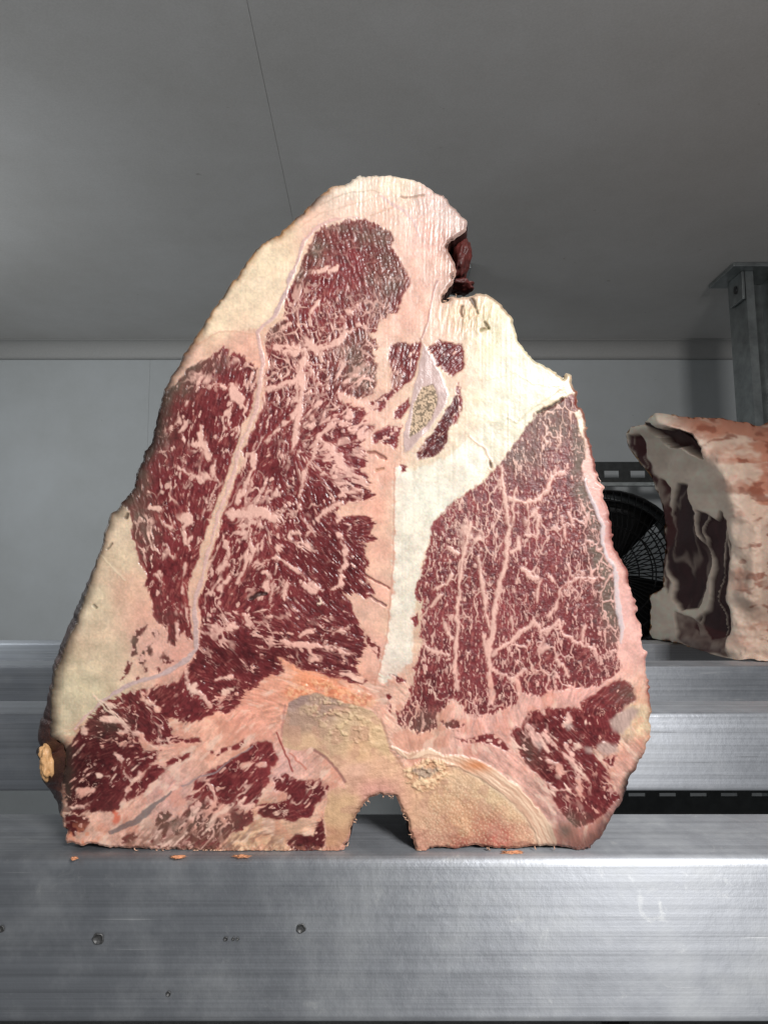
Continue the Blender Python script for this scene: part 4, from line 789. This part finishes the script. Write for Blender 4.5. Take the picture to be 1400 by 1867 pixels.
# little scraps sawn off the meat, lying on the rail
SCR = mat_plain('scrap_fat', L255(214,150,110), 0.5, 0, 0.35, 500, 0.5, 0.001)
for px, py, sx_, sy_, seed, lab in ((325, 1562, 0.0028, 0.0010, 11, 'orange scrap of fat on the rail edge, left of the other'), (440, 1561, 0.0030, 0.0008, 12, 'thin orange shred of fat on the rail edge, right of the other'), (935, 1554, 0.0038, 0.0010, 13, 'pink smear of fat crumbs under the backbone'), (136, 1565, 0.0012, 0.0010, 14, 'tiny pale crumb near the left end of the rail edge')):
    from mathutils import Vector
    yy = ydepth(py, 0.0004); xx = up1(px, py, yy)[0]
    o = lump('meat_scrap', px, py, yy, sx_, sy_, 0.0005, SCR, None, seed, 0.95, 2.6, 0, None, 4)
    tag(o, lab, 'scrap', 'meat scraps on the front rail')

# ---------------------------------------------------------------- strut posts hung from the ceiling
def strut_post(px, py_plate, Yp, zbot, lab, wpost=0.085, lean=0.0):
    cx = up1(px, py_plate, Yp)[0]
    r = tag(empty('strut_post', (cx, Yp, CEIL_Z)), lab, 'post', 'galvanised posts hung from the ceiling')
    hw = wpost/2
    bm_obj('ceiling_plate', box_bm(cx-hw*1.9, cx+hw*1.9, Yp-hw*1.5, Yp+hw*1.5, CEIL_Z-0.012, CEIL_Z-0.001, 0.0015), GALV, r)
    # slotted channel, open to the front: back web, two side flanges with returned lips, twice (back to back look)
    prof = [(-hw, -hw*.9), (-hw*.55, -hw*.9), (-hw*.55, -hw*.72), (-hw*.84, -hw*.72), (-hw*.84, hw*.9), (hw*.84, hw*.9), (hw*.84, -hw*.72), (hw*.55, -hw*.72), (hw*.55, -hw*.9), (hw, -hw*.9), (hw, hw*1.05), (-hw, hw*1.05)]
    bm = bmesh.new(); A = [bm.verts.new((cx+x, Yp+y, CEIL_Z-0.0125)) for x, y in prof]; B = [bm.verts.new((cx+x+lean, Yp+y, zbot)) for x, y in prof]
    n = len(prof)
    for i in range(n): bm.faces.new((A[i], A[(i+1)%n], B[(i+1)%n], B[i]))
    bm.faces.new(A); bm.faces.new(B[::-1]); bmesh.ops.recalc_face_normals(bm, faces=bm.faces)
    bm_obj('channel', bm, GALV, r)
    bm = box_bm(cx-hw*.2, cx+hw*.1, Yp+hw*.2, Yp+hw*.85, zbot, CEIL_Z-0.03, 0.001)
    bm_obj('inner_web', bm, GALV, r)
    br = bm_obj('bracket', box_bm(cx-hw-0.008, cx-hw-0.001, Yp-hw*.9, Yp+hw*.6, CEIL_Z-0.085, CEIL_Z-0.0125, 0.001), GALV, r)
    bm = bmesh.new(); bmesh.ops.create_cone(bm, cap_ends=True, segments=12, radius1=0.007, radius2=0.007, depth=0.004)
    for v in bm.verts: v.co = (cx-hw-0.0095+v.co.z, Yp-0.01+v.co.x, CEIL_Z-0.05+v.co.y*1.5)
    bm_obj('bolt_hole', bm, BLACKP, br)
    return r
strut_post(1374, 500, 4.55*D0, -0.9, 'galvanised strut post with ceiling plate above the rear loin joint', 0.093, 0.035)
strut_post(800, 492, 4.55*D0, -0.9, 'galvanised strut post mostly hidden behind the T-bone, only its ceiling plate corner showing', 0.082)

# slotted steel bars
def slotted_bar(name, px0, px1, py0, py1, Yd, lab, slots, depth=0.04, mat=DARKM, slot_rows=(0.35, 0.62)):
    x0_, _, zt = up1(px0, py0, Yd); x1_, _, zb = up1(px1, py1, Yd); H_ = zt-zb
    r = tag(empty(name, (x0_, Yd, zb)), lab, 'bar')
    za = zt-H_*slot_rows[0]; zc = zt-H_*slot_rows[1]
    bm = box_bm(x0_, x1_, Yd, Yd+0.003, za, zt); box_bm(x0_, x1_, Yd, Yd+0.003, zb, zc, bm=bm)
    pitch = (x1_-x0_)/slots
    for i in range(slots+1):
        a_ = max(x0_, x0_+(i-0.22)*pitch); b_ = min(x1_, x0_+(i+0.22)*pitch); box_bm(a_, b_, Yd+0.0001, Yd+0.0029, zc, za, bm=bm)
    bm_obj('web', bm, mat, r)
    bm_obj('flange', box_bm(x0_, x1_, Yd+0.0035, Yd+depth, zt-0.004, zt-0.0002, 0.001), mat, r)
    bm_obj('flange', box_bm(x0_, x1_, Yd-0.012, Yd-0.0005, zb, zb+H_*0.16, 0.001), GALV, r)
    return r
slotted_bar('wall_bar', 900, 1330, 842, 887, 5.6*D0, 'dark slotted steel bar on the wall above the black fan', 9, slot_rows=(0.36, 0.64))
slotted_bar('lower_bar', 740, 1700, 1425, 1530, 1.55*D0, 'black slotted steel bar in the gap below the second rail', 17, slot_rows=(0.2, 0.27))

# ---------------------------------------------------------------- the fan
FY = 5.15*D0; fx, fy_, fz = up1(1108, 1044, FY); FR = 152*0.00025*(FY+D0)/D0
fan = tag(empty('floor_fan', (fx, FY, fz)), 'black round fan with wire guard between the two pieces of meat', 'fan')
bm = bmesh.new(); n = 48; R0 = FR
prof = [(R0*0.985, 0.0), (R0, 0.004), (R0, 0.10), (R0*0.985, 0.104), (R0*0.965, 0.10), (R0*0.965, 0.004)]
ringv = [[bm.verts.new((fx+r_*math.cos(2*math.pi*k_/n), FY+d_, fz+r_*math.sin(2*math.pi*k_/n))) for k_ in range(n)] for r_, d_ in prof]
for i in range(len(prof)):
    a_ = ringv[i]; b_ = ringv[(i+1) % len(prof)]
    for k_ in range(n): bm.faces.new((a_[k_], a_[(k_+1)%n], b_[(k_+1)%n], b_[k_]))
bmesh.ops.recalc_face_normals(bm, faces=bm.faces); bm_obj('shroud', bm, BLACKP, fan, True)
for yo, nm in ((-0.012, 'front_guard'), (0.112, 'rear_guard')):
    bm = bmesh.new()
    for rr in (0.2, 0.55, 0.72, 0.86, 0.985):
        tube_bm([(fx+FR*rr*math.cos(2*math.pi*k_/40), FY+yo-0.01*(1-rr)*(1 if yo < 0 else -1), fz+FR*rr*math.sin(2*math.pi*k_/40)) for k_ in range(40)], 0.0022, 5, bm, True)
    for k_ in range(64):
        a_ = 2*math.pi*k_/64; a2 = a_+(0.22 if yo < 0 else -0.22)
        tube_bm([(fx+FR*.2*math.cos(a_), FY+yo-0.008*(1 if yo < 0 else -1), fz+FR*.2*math.sin(a_)), (fx+FR*.6*math.cos((a_+a2)/2), FY+yo-0.004*(1 if yo < 0 else -1), fz+FR*.6*math.sin((a_+a2)/2)), (fx+FR*.985*math.cos(a2), FY+yo, fz+FR*.985*math.sin(a2))], 0.0016, 4, bm)
    bm_obj(nm, bm, BLACKP, fan, True)
bm = bmesh.new(); bmesh.ops.create_cone(bm, cap_ends=True, segments=24, radius1=FR*.3, radius2=FR*.22, depth=0.09)
for v in bm.verts: v.co = (fx+v.co.x, FY+0.05-v.co.z, fz+v.co.y)
bm_obj('motor', bm, BLACKP, fan)
for i in range(3):
    bm = bmesh.new(); a0 = 2*math.pi*i/3+math.radians(78); gr = []
    for iu in range(7):
        r_ = FR*(0.24+0.68*iu/6); gr.append([])
        for iv in range(6):
            aa = a0+(iv/5-0.5)*(1.28-0.1*iu/6); gr[-1].append(bm.verts.new((fx+r_*math.cos(aa), FY+0.05+(iv/5-0.5)*0.05, fz+r_*math.sin(aa))))
    for iu in range(6):
        for iv in range(5): bm.faces.new((gr[iu][iv], gr[iu+1][iv], gr[iu+1][iv+1], gr[iu][iv+1]))
    bmesh.ops.solidify(bm, geom=list(bm.faces), thickness=0.003); bm_obj('blade', bm, BLACKP, fan, True)
bm = box_bm(fx-FR*.12, fx+FR*.12, FY+0.02, FY+0.09, FLOOR_Z, fz-FR*0.97, 0.004); bm_obj('stand', bm, BLACKP, fan)

# ---------------------------------------------------------------- the joint of meat behind
YB0, YB1 = ydepth(1206), ydepth(1165)
WIN['j'] = (1050, 700, 1400/350*0.84857)
JO = PX('j',315,310,335,265,390,250,435,252,425,235,445,205,480,176,560,182,640,195,760,200,880,210,950,228,1020,246,1100,248,1190,245,1350,240,1600,250,1800,300,1830,900,1830,1700,1600,1712,1188,1712,930,1712,860,1695,790,1675,700,1640,620,1605,560,1590,475,1580,458,1540,458,1400,465,1310,510,1290,545,1250,545,1100,540,950,538,800,520,705,480,640,455,570,425,520,380,450,335,395,318,350)
jo = resample(JO, 5.0); sj = np.arange(len(jo))*5.0; jo = jo+pnormals(jo)*((vn(sj/22, sj*0, 320)-0.5)*7+(vn(sj/8, sj*0, 321)-0.5)*3)[:,None]
GJ = 1.8
jx0, jy0 = jo[:,0].min()-3, jo[:,1].min()-3; JX = int((jo[:,0].max()+3-jx0)/GJ)+1; JY = int((jo[:,1].max()+3-jy0)/GJ)+1
ax_, ay_ = np.meshgrid(jx0+np.arange(JX)*GJ, jy0+np.arange(JY)*GJ); inj = poly_in(ax_, ay_, jo)
cj = inj[:-1,:-1] | inj[1:,:-1] | inj[:-1,1:] | inj[1:,1:]
nj = np.zeros((JY, JX), bool); nj[:-1,:-1] |= cj; nj[1:,:-1] |= cj; nj[:-1,1:] |= cj; nj[1:,1:] |= cj
ij = -np.ones(JX*JY, int); sl = np.flatnonzero(nj.ravel()); ij[sl] = np.arange(len(sl)); xj = ax_.ravel()[sl].copy(); yj = ay_.ravel()[sl].copy(); inn = inj.ravel()[sl]
bd_ = np.full(len(xj), 1e9); qx = xj.copy(); qy = yj.copy()
for p0, p1 in zip(jo, np.roll(jo, -1, 0)):
    e0, e1 = p1-p0; tt = np.clip(((xj-p0[0])*e0+(yj-p0[1])*e1)/(e0*e0+e1*e1+1e-9), 0, 1); hx = p0[0]+tt*e0; hy = p0[1]+tt*e1; d = np.hypot(xj-hx, yj-hy); m = d < bd_
    bd_ = np.where(m, d, bd_); qx = np.where(m, hx, qx); qy = np.where(m, hy, qy)
xj = np.where(inn, xj, qx); yj = np.where(inn, yj, qy); esj = np.where(inn, bd_, 0)
def jn(s_, seed, o=3): return fbm(xj/s_, yj/s_, seed, o)
wj = (jn(26, 330, 3)-0.5)*13; wk = (jn(26, 331, 3)-0.5)*13; xq, yq = xj+wj, yj+wk
edge_x = np.interp(yj, [740, 775, 800, 830, 860, 900, 950, 1210], [1200, 1225, 1262, 1285, 1303, 1318, 1326, 1330])
a_ = edge_x-xj
ap = 0.5*(a_+np.sqrt(a_*a_+900.0)); Yj = YB0-0.03+ap/140.0*1.2*D0+np.maximum(-a_-60, 0)*0.0004
Yj = Yj+0.0*a_                                    # rounded corner
Yj = Yj+np.interp(yj, [750, 800, 860, 1000], [0.10, 0.05, 0.012, 0])*sst(-45, 45, -a_)
rr = np.clip(1-esj/26.0, 0, 1); Yj = Yj+0.05*(1-np.sqrt(1-np.minimum(rr, 0.995)**2))*sst(1212, 1180, yj)
def jp(P, s_=3): return sst(s_, -s_, psdf(np.float32(xq), np.float32(yq), P))
eye = jp(PX('j',640,612,700,622,705,700,735,800,755,950,790,1000,800,1150,770,1250,740,1390,650,1410,600,1330,570,1150,560,950,580,800,610,700))
sid = jp(PX('j',750,790,800,810,850,850,870,790,915,850,945,1000,930,1200,925,1400,930,1560,800,1590,700,1520,800,1400,830,1300,820,1100,780,1000,760,900))
lft = jp(PX('j',315,312,380,320,410,380,440,470,500,580,570,640,575,760,590,900,560,1100,560,1290,545,1250,540,900,520,700,450,570,380,450,320,370))
bot_ = jp(PX('j',600,1420,720,1460,920,1560,935,1690,800,1670,650,1600,600,1520))
gash = jp(PX('j',428,240,480,262,540,290,640,283,720,320,770,400,772,465,720,440,640,385,560,380,500,330,445,275), 2)
lv = sst(0.06, 0.0, np.abs(fbm(xq/22, yq/120, 332, 2)-0.5))*0.6
LJ = np.clip(np.maximum.reduce([eye*(1-lv*0.35), sid*(1-lv), lft*(1-lv*0.6), bot_*(1-0.45*jn(12, 333, 2))]), 0, 1)
fatj = lin((246,222,202))[None]*(0.88+0.24*jn(40, 334))[:,None]*(0.9+0.2*jn(6, 335, 2))[:,None]
right = sst(-25, 60, -a_+wj*2)
stn = sst(0.46, 0.66, fbm(xq/70, yq/26, 336, 4)+0.16*sst(900, 800, yq)-0.05)*right; fatj = mix(fatj, lin((186,86,54))[None], (stn*0.75)[:,None])
stn2 = sst(0.60, 0.72, fbm(xq/30, yq/14, 337, 3))*right; fatj = mix(fatj, lin((120,34,24))[None], (stn2*0.8)[:,None])
fatj = mix(fatj, lin((190,128,96))[None], (right*0.35)[:,None])
leanj = lin((58,25,27))[None]*(0.6+0.8*fbm(xq/7, yq/40, 338, 3))[:,None]; leanj = mix(leanj, lin((96,30,26))[None], (np.maximum(lft, bot_)*0.5)[:,None])
Cj = mix(fatj, leanj, LJ[:,None]); Cj = mix(Cj, lin((58,28,28))[None]*(0.6+0.8*jn(5, 339, 2))[:,None], gash[:,None])
BJ = (jn(60, 340, 2)-0.5)*0.04+(jn(18, 341, 3)-0.5)*0.007-LJ*0.012-gash*0.035; sidek = sst(-20, 30, a_)
Yj = Yj-BJ*(1-sidek)
vx, vy, vz = unproj(xj, yj, Yj); vx = vx-((jn(60, 342, 2)-0.5)*0.02-LJ*0.007-gash*0.02)*sidek*sst(0, 16, esj); vz = np.maximum(vz, 0.0012); VJ = np.c_[vx, vy, vz]
r_, c_ = np.nonzero(cj); fa = np.c_[ij[r_*JX+c_], ij[(r_+1)*JX+c_], ij[(r_+1)*JX+c_+1], ij[r_*JX+c_+1]]
fn = np.cross(VJ[fa[:,2]]-VJ[fa[:,0]], VJ[fa[:,3]]-VJ[fa[:,1]]); NJ = np.zeros_like(VJ)
for k_ in range(4): np.add.at(NJ, fa[:,k_], fn)
NJ /= np.linalg.norm(NJ, axis=1)[:,None]+1e-12
joint = tag(empty('loin_joint', up1(1330, 1206, YB0)), 'bone-in loin joint with cream fat and orange stains on the rear rails', 'meat')
RJ = np.c_[np.clip(Cj, 0.003, 0.9), np.full(len(Cj), 0.55)].astype(np.float32)
lv_ = np.maximum(LJ, gash) > 0.5; fl = lv_[fa].sum(1) >= 2
for nm, selm, mt, lb in (('fat', ~fl, FATMAT, 'cream fat cover with orange stains'), ('lean', fl, LEANMAT, 'dark dried lean of the cut end')):
    qq = fa[selm]; vs, inv = np.unique(qq, return_inverse=True); qq = inv.reshape(-1, 4)
    me = bpy.data.meshes.new(nm); me.from_pydata(VJ[vs].tolist(), [], qq.tolist()); me.polygons.foreach_set('use_smooth', [True]*len(qq))
    a = me.attributes.new('tissue', 'FLOAT_COLOR', 'POINT'); a.data.foreach_set('color', RJ[vs].ravel())
    me.normals_split_custom_set_from_vertices(NJ[vs].astype(np.float32)); o = link(nm, me, mt, joint); o['label'] = lb
# hidden rear of the joint: from the silhouette back to a flat end
da = edge_x_ = np.interp(jo[:,1], [740, 775, 800, 830, 860, 900, 950, 1210], [1200, 1225, 1262, 1285, 1303, 1318, 1326, 1330])-jo[:,0]
d2 = ((jo[:,None,0]-xj[None,::7])**2+(jo[:,None,1]-yj[None,::7])**2).argmin(1); near3 = VJ[::7][d2]
exact = np.array([up1(p[0], p[1], n_[1]) for p, n_ in zip(jo, near3)]); exact[:,2] = np.maximum(exact[:,2], 0.0012)
cen = exact.mean(0); ringb = exact.copy(); ringb[:,1] = np.maximum(exact[:,1]+0.04, YB1+0.06); ringb[:,0] = exact[:,0]*(ringb[:,1]+D0)/(exact[:,1]+D0)+np.where(exact[:,0] < cen[0], 0.015, -0.05); ringb[:,2] = np.maximum(0.0012, cen[2]+(exact[:,2]-cen[2])*0.96)
MJ = len(jo); me = bpy.data.meshes.new('rear_fat'); me.from_pydata(np.vstack([exact, ringb]).tolist(), [], [(i, (i+1) % MJ, MJ+(i+1) % MJ, MJ+i) for i in range(MJ)]+[tuple(range(MJ, 2*MJ))])
bmx = bmesh.new(); bmx.from_mesh(me); bmesh.ops.recalc_face_normals(bmx, faces=bmx.faces); bmx.to_mesh(me); bmx.free(); link('rear_fat', me, CREAM, joint)

# shreds of fat and bone left by the saw along the rim
bm = bmesh.new(); rs = random.Random(12); nrm = pnormals(OL)
for i in range(0, len(OL)):
    px, py = OL[i]; prob = 0.0
    if px > 1030 and 850 < py < 1480: prob = 0.015
    if py > 1530: prob = 0.05
    if 355 < px < 415 and py > 1530: prob = 0.7
    if 630 < px < 760 and 1450 < py < 1545: prob = 0.16
    if 780 < px < 900 and 520 < py < 560: prob = 0.15
    if py < 420: prob = max(prob, 0.0)
    if rs.random() > prob: continue
    L = rs.uniform(4, 10)*(1.25 if py > 1500 else 0.8); w_ = rs.uniform(0.8, 1.7); a0 = math.atan2(nrm[i][1], nrm[i][0])+rs.uniform(-0.9, 0.9); pts = []
    for k_ in range(4):
        f = k_/3; aa = a0+f*rs.uniform(-0.6, 0.6); pts.append(up1(px+math.cos(aa)*L*f, py+math.sin(aa)*L*f, YM-0.0004+rs.uniform(-0.0006, 0.0008)*f))
    pts = [(p[0], p[1], max(p[2], 0.0006)) for p in pts]
    tube_bm(pts, [w_*0.00025*v for v in (1.0, 0.8, 0.55, 0.15)], 5, bm)
o = bm_obj('saw_shreds', bm, mat_plain('shred_fat', L255(214,170,142), 0.45, 0, 0.35, 300, 0.4, 0.001), root, True); o['kind'] = 'stuff'
